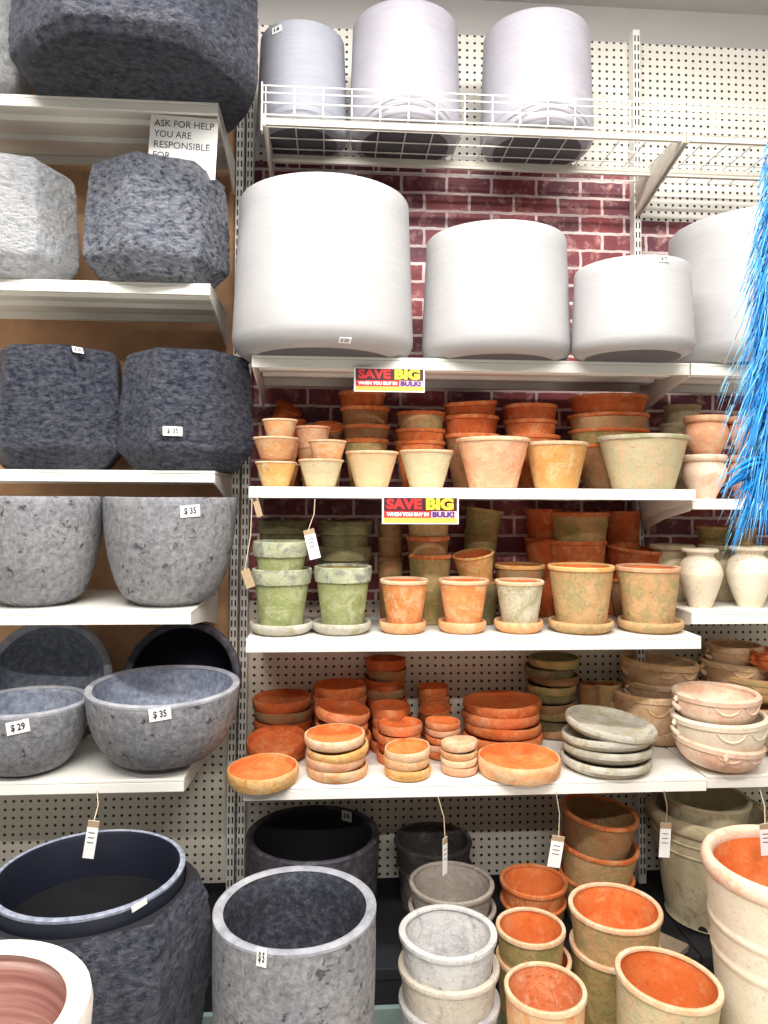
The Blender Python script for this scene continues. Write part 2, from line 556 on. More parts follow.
def sticker(root, px, py, text, w=0.03, h=0.02, roll=0.0, target=None, lift=0.0015):
    """paper price sticker on the surface of a pot, found along the line of sight"""
    bpy.context.view_layer.update()
    best = None
    for o in (target or [c for c in root.children if c.type == 'MESH']):
        inv = o.matrix_world.inverted()
        d = ray(px, py).normalized()
        ok, loc, nor, _ = o.ray_cast(inv @ CAM, (inv.to_3x3() @ d).normalized())
        if ok:
            wl = o.matrix_world @ loc
            wn = (o.matrix_world.to_3x3() @ nor).normalized()
            if best is None or (wl - CAM).length < best[2]: best = (wl, wn, (wl - CAM).length)
    if best is None:
        print('STICKER MISSED', root.name, px, py); return
    loc, n, _ = best
    if n.dot(ray(px, py)) > 0: n = -n
    x = Vector((0, 0, 1)).cross(n).normalized(); y = n.cross(x)
    rot = Matrix((x, y, n)).transposed() @ Matrix.Rotation(roll, 3, 'Z')
    mw = Matrix.Translation(loc + n * lift) @ rot.to_4x4()
    mb = MB().box((-w / 2, -h / 2, -0.0012), (w / 2, h / 2, 0.0006))
    o = mb.build('price_sticker', 'paper', root)
    o.matrix_local = root.matrix_world.inverted() @ mw
    o['label'] = 'white paper price sticker'
    if text: text_part('price', text, h * 0.75, 'ink', o, (0, 0, 0.001), width=w * 0.62, offset=h * 0.02)
    return o


# ------------------------------------------------------------- the setting
YB = 2.45                       # face of the backing boards
XL, XR = -2.6, 3.4


def struct(name, a, b, mat):
    o = MB().box(a, b).build(name, mat); o['kind'] = 'structure'; return o


PEG_TOP = P(650, 44, YB).z
CEIL = PEG_TOP + 0.24
struct('floor', (XL - 1, -3.6, -0.05), (XR + 1, 2.75, 0.0), 'floor')
struct('wall_back', (XL - 1, 2.62, 0.0), (XR + 1, 2.75, CEIL), 'wall')
struct('ceiling', (XL - 1, -3.6, CEIL), (XR + 1, 2.75, CEIL + 0.06), 'ceiling')

X_LR = P(243, 420, YB).x        # joint between the left bay and the middle bay
X_MR = P(632, 150, YB).x        # joint between the middle bay and the right bay
PEG_BOT = P(450, 876, YB).z
BR_TOP_M = P(450, 168, YB).z
BR_TOP_R = P(680, 222, YB).z
BR_BOT = P(450, 600, YB).z


ZDK, YDK = PEG_BOT - 0.02, 2.02


def upright(parent, x, z1):
    mb = MB()
    mb.box((x - 0.012, YB - 0.045, ZDK), (x + 0.012, YB - 0.003, z1))
    up = mb.build('upright', 'metal', parent, bevel=0.002)
    sl = MB()
    z = ZDK + 0.03
    while z < z1 - 0.03:
        for dx in (-0.0055, 0.0055):
            sl.box((x + dx - 0.0022, YB - 0.0456, z), (x + dx + 0.0022, YB - 0.0446, z + 0.02))
        z += 0.032
    s = sl.build('slots', 'slot', up)
    s['label'] = 'column of dark bracket slots'


def bay(label, x0, x1, panels):
    t = empty('shelving_frame', (0, 0, 0), label, 'shelving', 'shelving bays')
    for nm, mat, z0, z1, lab in panels:
        p = MB().box((x0, YB, z0), (x1, YB + 0.02, z1)).build(nm, mat, t)
        p['label'] = lab
    k = MB().box((x0, YB + 0.002, 0.0), (x1, YB + 0.03, PEG_BOT)).build('skirting', 'black', t)
    k['label'] = 'black skirting under the pegboard'
    if not label.startswith('right'):          # neighbouring bays share the post between them
        upright(t, x0 + 0.014, PEG_TOP + 0.02)
    upright(t, x1 + 0.002 if label.startswith('middle') else x1 - 0.014, PEG_TOP + 0.02)
    w_ = 'left' if label.startswith('left') else 'middle' if label.startswith('middle') else 'right'
    bs = empty('base_shelf', ((x0 + x1) / 2, YDK, 0), f'black base shelf at the floor under the {w_} bay', 'shelf', 'base shelves')
    hw = (x1 - x0) / 2
    MB().box((-hw, 0, ZDK - 0.03), (hw, YB - YDK, ZDK)).build('deck', 'black', bs, bevel=0.003)
    MB().box((-hw, 0.004, 0.165), (hw, 0.02, ZDK - 0.0305)).build('fascia', 'black', bs)
    kf = MB().box((-hw, -0.012, 0.0), (hw, 0.02, 0.164)).build('kick_plate', 'teal', bs)
    kf['label'] = 'pale teal kick plate'
    return t


BUR_BOT = P(120, 690, YB).z
bay('left shelving bay backed with tan burlap and grey pegboard, holding the dark stone planters', X_LR - 1.34, X_LR - 0.002,
    [('burlap_panel', 'burlap', BUR_BOT, PEG_TOP, 'woven tan burlap backing'),
     ('pegboard', 'peg_grey', PEG_BOT, BUR_BOT, 'grey pegboard backing')])
bay('middle shelving bay backed with red brick wallpaper, holding the terracotta pots', X_LR + 0.002, X_MR - 0.002,
    [('pegboard', 'peg', BR_TOP_M, PEG_TOP, 'cream pegboard backing'),
     ('brick_panel', 'brick', BR_BOT, BR_TOP_M, 'red brick wallpaper'),
     ('pegboard', 'peg_grey', PEG_BOT, BR_BOT, 'grey pegboard backing')])
bay('right shelving bay at picture edge, cream pegboard above red brick wallpaper', X_MR + 0.002, X_MR + 1.3,
    [('pegboard', 'peg', BR_TOP_R, PEG_TOP, 'cream pegboard backing'),
     ('brick_panel', 'brick', BR_BOT, BR_TOP_R, 'red brick wallpaper'),
     ('pegboard', 'peg_grey', PEG_BOT, BR_BOT, 'grey pegboard backing')])


def shelf(label, x0, x1, yf, ztop, lip=0.032):
    """steel gondola shelf: deck with front lip and stiffeners, a bracket at each end"""
    t = empty('steel_shelf', ((x0 + x1) / 2, yf, ztop - lip), label, 'shelf', 'steel shelves')
    w = (x1 - x0) / 2
    dpt = YB - 0.047 - yf
    mb = MB()
    mb.box((-w, 0, lip - 0.008), (w, dpt, lip))
    mb.prism([(0, 0), (0, lip - 0.0085), (0.02, lip - 0.0085), (0.02, 0.006), (0.012, 0)], 0, -w, w)
    for q in (0.34, 0.66):
        mb.prism([(dpt * q - 0.03, lip - 0.008), (dpt * q - 0.022, 0.010), (dpt * q + 0.022, 0.010), (dpt * q + 0.03, lip - 0.008)], 0, -w + 0.01, w - 0.01)
    mb.box((-w, dpt - 0.018, 0.0), (w, dpt, lip - 0.0085))
    mb.build('deck', 'metal', t, bevel=0.0015)
    for s in (-1, 1):
        xa = s * (w - 0.003)
        b = MB().prism([(0.02, lip - 0.01), (0.02, -0.004), (dpt * 0.5, -0.03), (dpt, -0.075), (dpt, lip - 0.01)], 0, xa - 0.002, xa + 0.002)
        b.build('bracket', 'metal', t)
    return t


def zs(px, py, Y):
    return P(px, py, Y).z


LX0, LX1 = X_LR - 1.24, X_LR - 0.022
MX0, MX1 = X_LR + 0.068, X_MR - 0.002
RX0, RX1 = X_MR + 0.002, X_MR + 1.25
# front edges and heights
YL = [2.04, 2.06, 2.06, 1.94, 1.90]
ZL = [zs(110, 98, YL[0]), zs(110, 281, YL[1]), zs(110, 470, YL[2]), zs(110, 612, YL[3]), zs(110, 780, YL[4])]
for i, d in enumerate(('top white shelf of the left bay, carrying the largest dark planter',
                       'second white shelf of the left bay, under the help sign',
                       'third white shelf of left bay, under the two square-shouldered black stone planters',
                       'fourth white shelf of left bay, under the two round-bottomed concrete planters',
                       'lowest white shelf of left bay, carrying the wide grey bowls')):
    shelf(d, LX0, LX1 - (0.008, 0.026, 0.006, 0.042, 0.045)[i], YL[i], ZL[i])
YA, YBs, YC, YD = 2.05, 2.02, 2.0, 1.98
ZA, ZB, ZC, ZD = zs(475, 359, YA), zs(475, 488, YBs), zs(475, 638, YC), zs(475, 783, YD)
shelf('middle bay shelf under the big white cylinder planters', MX0, MX1, YA, ZA, 0.034)
shelf('middle bay shelf under the small tapered pots, above the second sale sign', MX0, MX1, YBs, ZB, 0.03)
shelf('middle bay shelf under the row of pots standing on saucers', MX0, MX1, YC, ZC, 0.034)
shelf('lowest shelf of middle bay, crowded with stacked terracotta saucers', MX0, MX1, YD, ZD, 0.034)
ZB2, ZC2, ZD2 = zs(735, 499, 2.05), zs(730, 612, 2.06), zs(740, 775, 1.99)
shelf('right bay shelf under the cropped white planter by the blue feathers', RX0, RX1, YA, ZA, 0.034)
shelf('right bay shelf under the salmon bulbous pots', RX0, RX1, 2.05, ZB2, 0.03)
shelf('right bay shelf under the two cream vases', RX0, RX1, 2.06, ZC2, 0.034)
shelf('lowest shelf of right bay, under the handled cream bowls', RX0, RX1, 1.99, ZD2, 0.034)

# wire shelves
YW = 2.06
ZW = zs(475, 122, YW)


def wire_shelf(label, x0, x1):
    t = empty('wire_shelf', ((x0 + x1) / 2, YW, ZW), label, 'shelf', 'wire shelves')
    w = (x1 - x0) / 2
    dpt = YB - 0.05 - YW
    r = 0.0022
    fence = 0.078
    mb = MB()
    n = int(2 * w / 0.076)
    for i in range(n + 1):
        x = -w + 0.006 + (2 * w - 0.012) * i / n
        mb.tube([(x, 0, fence), (x, 0, 0.0), (x, dpt, 0.0)], r, 5)
    for k in range(6):
        mb.tube([(-w, dpt * k / 5, -0.003), (w, dpt * k / 5, -0.003)], r, 5)
    for z in (fence, 0.058, 0.03):
        mb.tube([(-w, -0.002, z), (w, -0.002, z)], r, 5)
    mb.build('wire_grid', 'metal', t)
    for y, hh in ((0.008, 0.021), (dpt * 0.68, 0.026)):
        MB().box((-w, y, -0.006 - hh), (w, y + 0.012, -0.006)).build('support_bar', 'cream_metal', t, bevel=0.002)
    for s in (-1, 1):
        xa = s * (w - 0.003)
        MB().prism([(0.0, -0.004), (0.0, -0.034), (dpt * 0.5, -0.075), (dpt, -0.12), (dpt, -0.004)], 0, xa - 0.003, xa + 0.003).build('bracket', 'cream_metal', t)
    if label.startswith('white'):
        MB().box((-w - 0.006, -0.004, -0.05), (-w - 0.002, 0.02, fence + 0.01)).build('end_post', 'metal', t)
    return t


wire_shelf('white wire shelf with low fence, carrying the three lavender grey planters', MX0 + 0.022, MX1)
wire_shelf('empty wire shelf with low fence above the right bay', RX0, RX1)


# ---------------------------------------------------------------- pottery
def pot_parts(root, Rr, h, br, mat, rim, inside, t=None, rimh=None, rimo=None, belly=0.0, wob=0.014, seg=44):
    """tapered flower pot: shell and a thickened rim; Rr outer rim radius, br base radius"""
    t = t or max(0.004, Rr * 0.075)
    rimh = rimh or max(0.007, min(0.013, h * 0.085))
    rimo = max(0.0018, min(0.0035, Rr * 0.04)) if rimo is None else rimo
    Ro = Rr - rimo
    n = 8
    out = [(0, 0), (br - 0.004, 0), (br, 0.003)]
    for i in range(1, n + 1):
        q = i / n
        out.append((br + (Ro - br) * q + belly * Rr * math.sin(math.pi * q), 0.003 + (h - 0.006) * q))
    ins = [(Ro - t * 0.6, h - 0.003, 1)]
    for i in range(1, n + 1):
        q = 1 - i / n
        ins.append((max(0.004, br - t + (Ro - br) * q + belly * Rr * math.sin(math.pi * q)), t + (h - t - 0.004) * q, 1))
    ins.append((0, t, 1))
    b = lathe('body', out + ins, [mat, inside], root, seg=seg, wob=wob, seed=rnd.uniform(0, 99))
    sl = (Ro - br) / h
    ro = [(Ro - sl * rimh - 0.0012, h - rimh), (Rr - sl * rimh * 0.6, h - rimh + 0.002), (Rr, h - rimh * 0.35), (Rr - rimo * 0.3, h - 0.001),
          (Rr - rimo * 0.3 - t * 0.35, h + 0.0005), (Ro - t * 0.95, h - 0.0015), (Ro - t * 1.05, h - 0.006), (Ro - t * 0.5, h - 0.010)]
    lathe('rim', ro, [rim], root, seg=seg, wob=wob, seed=rnd.uniform(0, 99))
    return b


def tilted(base, h, tilt):
    """base point of a leaning pot whose mouth stays above the given base"""
    r = Euler((R_(tilt[0]), R_(tilt[1]), 0)).to_matrix()
    return Vector(base) + Vector((0, 0, h)) - r @ Vector((0, 0, h))


def pot(label, x0, x1, yr, Y, z0=None, h=None, base=0.66, mat='orange', rim='rimpale', inside='inside', group='terracotta pots',
        tilt=(0, 0), name='flower_pot', cat='flower pot', **kw):
    c = P((x0 + x1) / 2, yr, Y)
    Rr = (x1 - x0) / 2 * dep(c) / F
    if h is None: h = c.z - z0
    else: z0 = c.z - h if z0 is None else z0
    t = empty(name, tilted((c.x, Y, z0), h, tilt), label, cat, group, (R_(tilt[0]), R_(tilt[1]), 0))
    pot_parts(t, Rr, h, Rr * base, mat, rim, inside, **kw)
    return t


ORD = ['topmost', 'second from top', 'third from top', 'fourth from top', 'fifth from top', 'sixth from top', 'seventh from top', 'eighth from top', 'ninth from top']


def ordw(i, n):
    if n == 1: return ''
    if i == 0: return 'topmost'
    if i == n - 1: return 'lowest'
    return ORD[i]


def stack(desc, where, rims, Y, zshelf, base=0.62, mats=('brown',), rim='rimorange', inside='inside', h=None, tilts=None, group='terracotta pots', **kw):
    """rims top to bottom (x0, x1, y); every pot of a stack has the height of the lowest"""
    n = len(rims)
    x0, x1, y = rims[-1]
    zlow = P((x0 + x1) / 2, y, Y).z
    H = h or (zlow - zshelf)
    for i, (a, b, yy) in enumerate(rims):
        z = P((a + b) / 2, yy, Y).z
        rm = rim[i % len(rim)] if isinstance(rim, (list, tuple)) else rim
        o = ordw(i, n)
        pot(f'{desc}, {o} {"in" if o else ""} {where}'.replace('  ', ' ').replace(', in ', ' in '), a, b, yy, Y, z0=(zshelf + 0.0005 if i == n - 1 else None), h=(None if i == n - 1 else H), base=base,
            mat=mats[i % len(mats)], rim=rm, inside=inside, group=group, tilt=(tilts[i] if tilts else (0, 0)), **kw)


def saucer_mesh(Rr, h, mats, name='saucer', parent=None, flare=0.93, seg=44, wob=0.02):
    t = max(0.005, Rr * 0.08)
    f = flare
    pr = [(0, 0), (Rr * f - 0.006, 0), (Rr * f, 0.003), (Rr * (f * 0.4 + 0.6), h * 0.3), (Rr * 0.998, h * 0.55), (Rr, h * 0.74), (Rr * 0.99, h * 0.9), (Rr - t * 0.45, h), (Rr - t * 0.9, h - 0.0005),
          (Rr - t * 1.25, h * 0.90, 1), (Rr - t * 1.7, h * 0.66, 1), (Rr * 0.8 - t, h * 0.50, 1), (Rr * 0.4, h * 0.46, 1), (0, h * 0.46, 1)]
    return lathe(name, pr, mats, parent, seg=seg, wob=wob, seed=rnd.uniform(0, 99))


def saucer(label, x0, x1, yr, Y, z0=None, h=0.03, mats=('orange', 'inside'), tilt=(0, 0), group='terracotta saucers', flare=0.93, sx=1.0):
    c = P((x0 + x1) / 2, yr, Y)
    Rr = (x1 - x0) / 2 * dep(c) / F
    if z0 is None: z0 = c.z - h
    o = saucer_mesh(Rr, h, mats, flare=flare)
    o.location = (c.x, Y, z0); o.rotation_euler = (R_(tilt[0]), R_(tilt[1]), 0)
    tag(o, label, 'saucer', group)
    return o


def saucer_stack(desc, where, x0, x1, ytop, n, Y, zshelf, mats=(('orange', 'inside'),), jit=1.5, dx=None, flare=0.93, tilts=None, group='terracotta saucers', zbase=None, hk=1.12):
    """n saucers piled from the shelf up to a top rim seen at ytop"""
    ztop = P((x0 + x1) / 2, ytop, Y).z
    z0 = zshelf if zbase is None else zbase
    dz = (ztop - z0) / (n - 1 + hk)
    k = F / dep(P((x0 + x1) / 2, ytop, Y))
    for i in range(n):
        z = z0 + dz * (n - 1 - i)
        d = dx[i] if dx else rnd.uniform(-jit, jit)
        mt = mats[i % len(mats)]
        o = ordw(i, n)
        tl = tilts[i] if tilts else (rnd.uniform(-2, 2), rnd.uniform(-2, 2))
        c = P((x0 + x1) / 2 + d, ytop, Y)
        Rr = (x1 - x0) / 2 / k
        s = saucer_mesh(Rr * rnd.uniform(0.97, 1.0), dz * hk, mt, flare=flare)
        s.location = (c.x, Y + rnd.uniform(-0.004, 0.004), z + 0.001); s.rotation_euler = (R_(tl[0]), R_(tl[1]), rnd.uniform(0, 6))
        tag(s, f'{desc}, {o} in {where}', 'saucer', group)


# ---- big white cylinders on the middle bay's upper shelf, grey ones on the wire shelf
def cylinder_planter(label, x0, x1, ypeak, Y, z0, mat, group, toph=None, topw=0.94):
    """straight planter with a rounded foot; ypeak is the near point of its rim"""
    c = P((x0 + x1) / 2, (ypeak + 60), Y)
    Rr = (x1 - x0) / 2 * dep(c) / F * 0.975
    zr = P((x0 + x1) / 2, ypeak, Y - Rr * topw).z
    h = zr - z0
    t = empty('cylinder_planter', (c.x, Y, z0), label, 'planter', group)
    fr = Rr * 0.20
    th = 0.016
    pr = [(0, 0, 1), (Rr * 0.78, 0, 1), (Rr * 0.80, 0.002)]  # base disc takes the dark inside colour, standing in for shade underneath
    for i in range(1, 7):
        a = math.pi / 2 * i / 6
        pr.append((Rr * 0.80 + Rr * 0.2 * math.sin(a), 0.002 + fr * (1 - math.cos(a))))
    for i in range(1, 9):
        q = i / 8
        pr.append((Rr * (1 - (1 - topw) * q), fr + (h - fr - 0.006) * q))
    rt = Rr * topw
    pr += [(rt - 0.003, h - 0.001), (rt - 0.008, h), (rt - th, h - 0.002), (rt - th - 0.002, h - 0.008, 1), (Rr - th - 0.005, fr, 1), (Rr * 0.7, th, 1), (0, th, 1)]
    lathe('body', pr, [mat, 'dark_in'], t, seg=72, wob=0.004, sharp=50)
    return t


G = 'white cylinder planters'
A1 = cylinder_planter('largest white cylinder planter with price sticker near its foot', 233, 416, 171, 2.13, ZA, 'white_pot', G)
A2 = cylinder_planter('mid-sized white cylinder planter beside the largest one', 420, 571, 218, 2.13, ZA, 'white_pot', G)
A3 = cylinder_planter('smallest white cylinder planter, in front of the cropped one', 571, 692, 253, 2.0, ZA, 'white_pot', G)
A4 = cylinder_planter('cropped white cylinder planter behind blue feathers at right edge', 667, 846, 200, 2.165, ZA, 'white_pot', G)
sticker(A1, 345, 340, '$ 131', 0.032, 0.018)
sticker(A3, 664, 259, '$ 72', 0.03, 0.016)
G = 'grey planters on the wire shelf'
T1 = cylinder_planter('cool grey planter at left end of wire shelf', 256, 349, 18, 2.25, ZW + 0.003, 'grey_pot', G, topw=0.92)
T2 = cylinder_planter('lavender grey planter in the middle of wire shelf, cut by picture top', 348, 462, -3, 2.24, ZW + 0.003, 'lav_pot', G)
T3 = cylinder_planter('lavender grey planter standing alone right of the other wire shelf planters', 479, 593, 5, 2.24, ZW + 0.003, 'lav_pot', G)
sticker(T1, 277, 30, '$ 38', 0.032, 0.02, 0.1)


# ---- faceted stone planters of the left bay
def faceted(label, x0, x1, ytop, Y, z0, mat, phase, group, prof=None, front=True, facets=7, rough=0.0032, topz=None):
    c = P((x0 + x1) / 2, (ytop + 50), Y)
    Rr = (x1 - x0) / 2 * dep(c) / F * 0.965
    zr = topz if topz is not None else P((x0 + x1) / 2, ytop, Y - Rr * 0.86 if front else Y).z
    h = zr - z0
    t = empty('faceted_planter', (c.x, Y, z0), label, 'planter', group)
    prof = prof or [(0, 0), (0.70, 0), (0.74, 0.01), (0.985, 0.17), (1.0, 0.22), (0.985, 0.5), (0.94, 0.86), (0.90, 0.97), (0.86, 1.0)]
    pr = [(r * Rr, z * h) for r, z in prof]
    ri = pr[-1][0]
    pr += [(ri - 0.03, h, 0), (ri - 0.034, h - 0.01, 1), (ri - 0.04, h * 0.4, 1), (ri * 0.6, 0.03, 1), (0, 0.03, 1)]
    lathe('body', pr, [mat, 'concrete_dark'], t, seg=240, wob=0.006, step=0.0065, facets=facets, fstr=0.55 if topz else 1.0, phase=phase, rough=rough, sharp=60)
    return t


G = 'chiselled faceted planters'
big = [(0, 0), (0.86, 0), (0.90, 0.004), (0.985, 0.06), (1.0, 0.1), (0.985, 0.6), (0.95, 0.9), (0.9, 1.0)]
L1a = faceted('pale chiselled planter cut off at the top left corner', -190, 31, -160, 2.12, ZL[0], 'ash_glare', 0.2, G, prof=big, topz=PEG_TOP - 0.10)
L1b = faceted('huge dark chiselled planter overhanging the end of the top shelf', 26, 262, -160, 2.02, ZL[0], 'navy', 0.088, G, prof=big, topz=PEG_TOP - 0.06)
L2a = faceted('glare-whitened chiselled planter at left edge of second shelf', -62, 76, 150, 2.16, ZL[1], 'ash_glare', 0.808, G)
L2b = faceted('slate blue chiselled planter in front of the help sign', 88, 229, 153, 2.14, ZL[1], 'slate', -0.095, G)
L3a = faceted('dark chiselled planter at left edge of third shelf, sticker at its rim', -6, 126, 344, 2.20, ZL[2], 'navy', 0.29, G)
L3b = faceted('dark chiselled planter on third shelf with price sticker low on front', 123, 254, 348, 2.19, ZL[2], 'navy', 0.118, G)
sticker(L3a, 76, 352, '$ 35', 0.03, 0.018, lift=0.010)
sticker(L3b, 172, 432, '$ 35', 0.05, 0.025, lift=0.010)


# ---- round-bottomed concrete planters and bowls
def bowl_profile(Rr, h, base, power, t):
    pr = [(0, 0), (base * Rr * 0.96, 0)]
    n = 14
    for i in range(n + 1):
        q = i / n
        r = base + (1 - base) * (1 - (1 - q) ** power) ** (1 / power)
        pr.append((r * Rr, 0.002 + (h - 0.006) * q))
    pr += [(Rr - t * 0.2, h - 0.001), (Rr - t * 0.5, h), (Rr - t * 0.8, h - 0.001), (Rr - t, h - 0.005, 1)]
    for i in range(n - 1, -1, -1):
        q = i / n
        r = base + (1 - base) * (1 - (1 - q) ** power) ** (1 / power)
        pr.append((max(0.01, r * Rr - t), t + (h - t - 0.006) * q, 1))
    pr.append((0, t, 1))
    return pr


def bowl(name, cat, label, x0, x1, yr, Y, z0, mats, base, power, group, h=None, tilt=(0, 0), t=0.016, wob=0.008, seg=64):
    c = P((x0 + x1) / 2, yr, Y)
    Rr = (x1 - x0) / 2 * dep(c) / F
    h = h or c.z - z0
    e = empty(name, tilted((c.x, Y, z0), h, tilt), label, cat, group, (R_(tilt[0]), R_(tilt[1]), 0))
    lathe('body', bowl_profile(Rr, h, base, power, t), mats[:2], e, seg=seg, wob=wob, sharp=50)
    if len(mats) > 2:
        lathe('rim', [(Rr - 0.004, h - 0.012), (Rr + 0.0012, h - 0.008), (Rr + 0.0012, h - 0.002), (Rr - 0.004, h + 0.002), (Rr - t * 0.6, h + 0.002), (Rr - t - 0.001, h - 0.003), (Rr - t * 0.7, h - 0.012)],
              [mats[2]], e, seg=seg, wob=wob)
    return e


G = 'round-bottomed concrete planters'
L4a = bowl('round_planter', 'planter', 'round-bottomed pitted concrete planter cut by the left edge', -20, 101, 496, 2.10, ZL[3], ('concrete', 'concrete_in'), 0.48, 2.0, G)
L4b = bowl('round_planter', 'planter', 'round-bottomed pitted concrete planter with sticker near its rim', 107, 236, 497, 2.10, ZL[3], ('concrete', 'concrete_in'), 0.48, 2.0, G)
sticker(L4b, 190, 511, '$ 35', 0.05, 0.03, 0.08)
G = 'wide concrete bowls'
L5a = bowl('concrete_bowl', 'bowl', 'grey concrete bowl cut by left edge, sticker on its side', -30, 86, 700, 1.99, ZL[4], ('concrete', 'concrete_in', 'rim_grey'), 0.42, 2.0, G)
L5b = bowl('concrete_bowl', 'bowl', 'wide grey concrete bowl tilted toward us at the shelf end', 90, 238, 684, 2.01, ZL[4] + 0.012, ('concrete', 'concrete_in', 'rim_grey'), 0.42, 2.0, G, tilt=(2, 0))
sticker(L5a, 18, 727, '$ 29', 0.05, 0.03, 0.15)
sticker(L5b, 160, 714, '$ 35', 0.05, 0.03, 0.12)


def standing_bowl(label, xc, yc, rad_px, Y, mats, tilt):
    c = P(xc, yc, Y)
    Rr = rad_px * dep(c) / F
    h = Rr * 0.95
    e = empty('concrete_bowl', (0, 0, 0), label, 'bowl', G)
    rot = Euler((R_(tilt[0]), R_(tilt[1]), R_(tilt[2]))).to_matrix()
    e.rotation_euler = rot.to_euler()
    e.location = c - rot @ Vector((0, 0, h))
    lathe('body', bowl_profile(Rr, h, 0.42, 2.0, 0.02), mats[:2], e, seg=64, wob=0.006, sharp=50)
    lathe('rim', [(Rr - 0.004, h - 0.012), (Rr + 0.0012, h - 0.008), (Rr + 0.0012, h - 0.002), (Rr - 0.004, h + 0.002), (Rr - 0.012, h + 0.002), (Rr - 0.021, h - 0.003), (Rr - 0.014, h - 0.012)],
          [mats[2]], e, seg=64, wob=0.006)
    return e


standing_bowl('blue-grey bowl standing on edge behind the left concrete bowl, hollow side forward', 48, 680, 60, 2.22, ('concrete', 'concrete_in', 'rim_grey'), (74, 0, 12))
standing_bowl('dark navy bowl standing on edge behind the tilted grey bowl', 181, 680, 59, 2.22, ('blackpot', 'navy_smooth', 'blackpot'), (72, 0, -4))

# ---- shelf B: small tapered pots
YF = 2.11
g = 'small tapered pots'
stack('pale tan small pot', 'the front stack at shelf end', [(262, 298, 420), (253, 299, 438), (255, 297, 462)], 2.09, ZB, 0.62, ('paleorange', 'paleorange', 'ochre'), 'rimpale', h=0.066, group=g)
stack('small orange-rimmed pot', 'the pair behind the leftmost front stack', [(271, 301, 440), (268, 300, 464)], 2.20, ZB, 0.62, ('paleorange',), 'rimpale', h=0.07, group=g)
stack('pale tan small pot', 'the front stack second from the shelf end', [(308, 347, 441), (298, 344, 460)], 2.09, ZB, 0.62, ('paleorange', 'sage'), 'rimpale', h=0.07, group=g)
stack('small terracotta pot', 'the pair tucked behind the second front stack', [(295, 331, 427), (297, 330, 446)], 2.21, ZB, 0.62, ('salmon', 'paleorange'), 'salmon', h=0.10, group=g)
pot('small orange pot tipped forward behind the leftmost stacks', 310, 345, 416, 2.30, z0=ZB + 0.13, h=0.06, mat='tan', rim='orange', tilt=(24, 0), group=g)
pot('small tan pot holding up the tipped orange one', 311, 345, 440, 2.30, z0=ZB, mat='tan', rim='orange', group=g)
pot('dark terracotta pot tipped over in the shelf back corner', 276, 304, 404, 2.34, z0=ZB + 0.17, h=0.08, mat='deep', rim='deep', tilt=(20, 34), group=g)
pot('shallow dark terracotta pot in the corner under the tipped one', 272, 306, 420, 2.33, z0=ZB, mat='deep', rim='deep', group=g)
stack('brown terracotta pot', 'the tall stack behind first tan pot', [(338, 386, 393), (340, 390, 408), (342, 390, 426), (343, 389, 440)], 2.28, ZB, 0.66, ('deep', 'brown', 'brown', 'mossy'), 'orange', group=g)
pot('pinkish tan pot, first single pot along the front of the shelf', 345, 399, 452, YF, z0=ZB, base=0.60, mat='pinkclay', rim='rimpale', group=g)
pot('sage-coloured pot, second single pot along the front of the shelf', 399, 454, 451, YF, z0=ZB, base=0.60, mat='sage', rim='rimpale', group=g)
stack('terracotta pot', 'the stack behind the sage pot', [(396, 446, 413), (395, 446, 430), (394, 446, 442)], 2.28, ZB, 0.66, ('tan', 'orange', 'orange'), 'orange', group=g)
stack('deep orange pot', 'the stack behind and left of pinkest tapered pot', [(443, 497, 402), (443, 499, 417), (444, 500, 435)], 2.28, ZB, 0.68, ('deep', 'deep', 'brown'), 'orange', group=g, tilts=[(5, -4), (0, 0), (0, 0)])
pot('large pink terracotta pot, third single pot along the front of the shelf', 456, 530, 439, YF, z0=ZB, base=0.64, mat='salmon', rim='rimpale', group=g)
stack('deep orange pot', 'the stack between the pink and ochre front pots', [(502, 557, 406), (503, 557, 421), (504, 560, 436)], 2.29, ZB, 0.68, ('deep', 'orange', 'orange'), 'orange', group=g)
pot('ochre orange pot, fourth single pot along the front of the shelf', 524, 588, 443, YF, z0=ZB, base=0.66, mat='ochre', rim='rimpale', group=g)
stack('wide orange-rimmed pot', 'the stack behind the large mossy sage pot', [(569, 647, 398), (568, 648, 416), (568, 648, 431), (572, 650, 446)], 2.27, ZB, 0.66, ('deep', 'tan', 'mossy', 'brown'), ('orange', 'orange', 'orange', 'orange'), group=g)
pot('largest sage pot with moss streaks at right end of the shelf front', 598, 687, 437, YF, z0=ZB, base=0.66, mat='sage', rim='greyclay', group=g)
stack('putty grey pot', 'the short stack in the back right corner', [(664, 700, 406), (660, 697, 424)], 2.32, ZB, 0.7, ('putty', 'putty'), 'putty', inside='putty', group=g)

# ---- shelf C: pots standing on saucers
g = 'pots on saucers'


def potted(label, slabel, rimx, yr, sx, ysauc, Y, mat, rim, smat, base, collar=False, group=g, inside='inside'):
    s = saucer(slabel, sx[0], sx[1], ysauc, Y, z0=ZC, h=0.032, mats=(smat, smat), group='saucers under pots', flare=0.82)
    kw = dict(rimh=0.042, rimo=0.004, t=0.007) if collar else {}
    return pot(label, rimx[0], rimx[1], yr, Y, z0=ZC + 0.010, base=base, mat=mat, rim=rim, group=group, inside=inside, **kw)


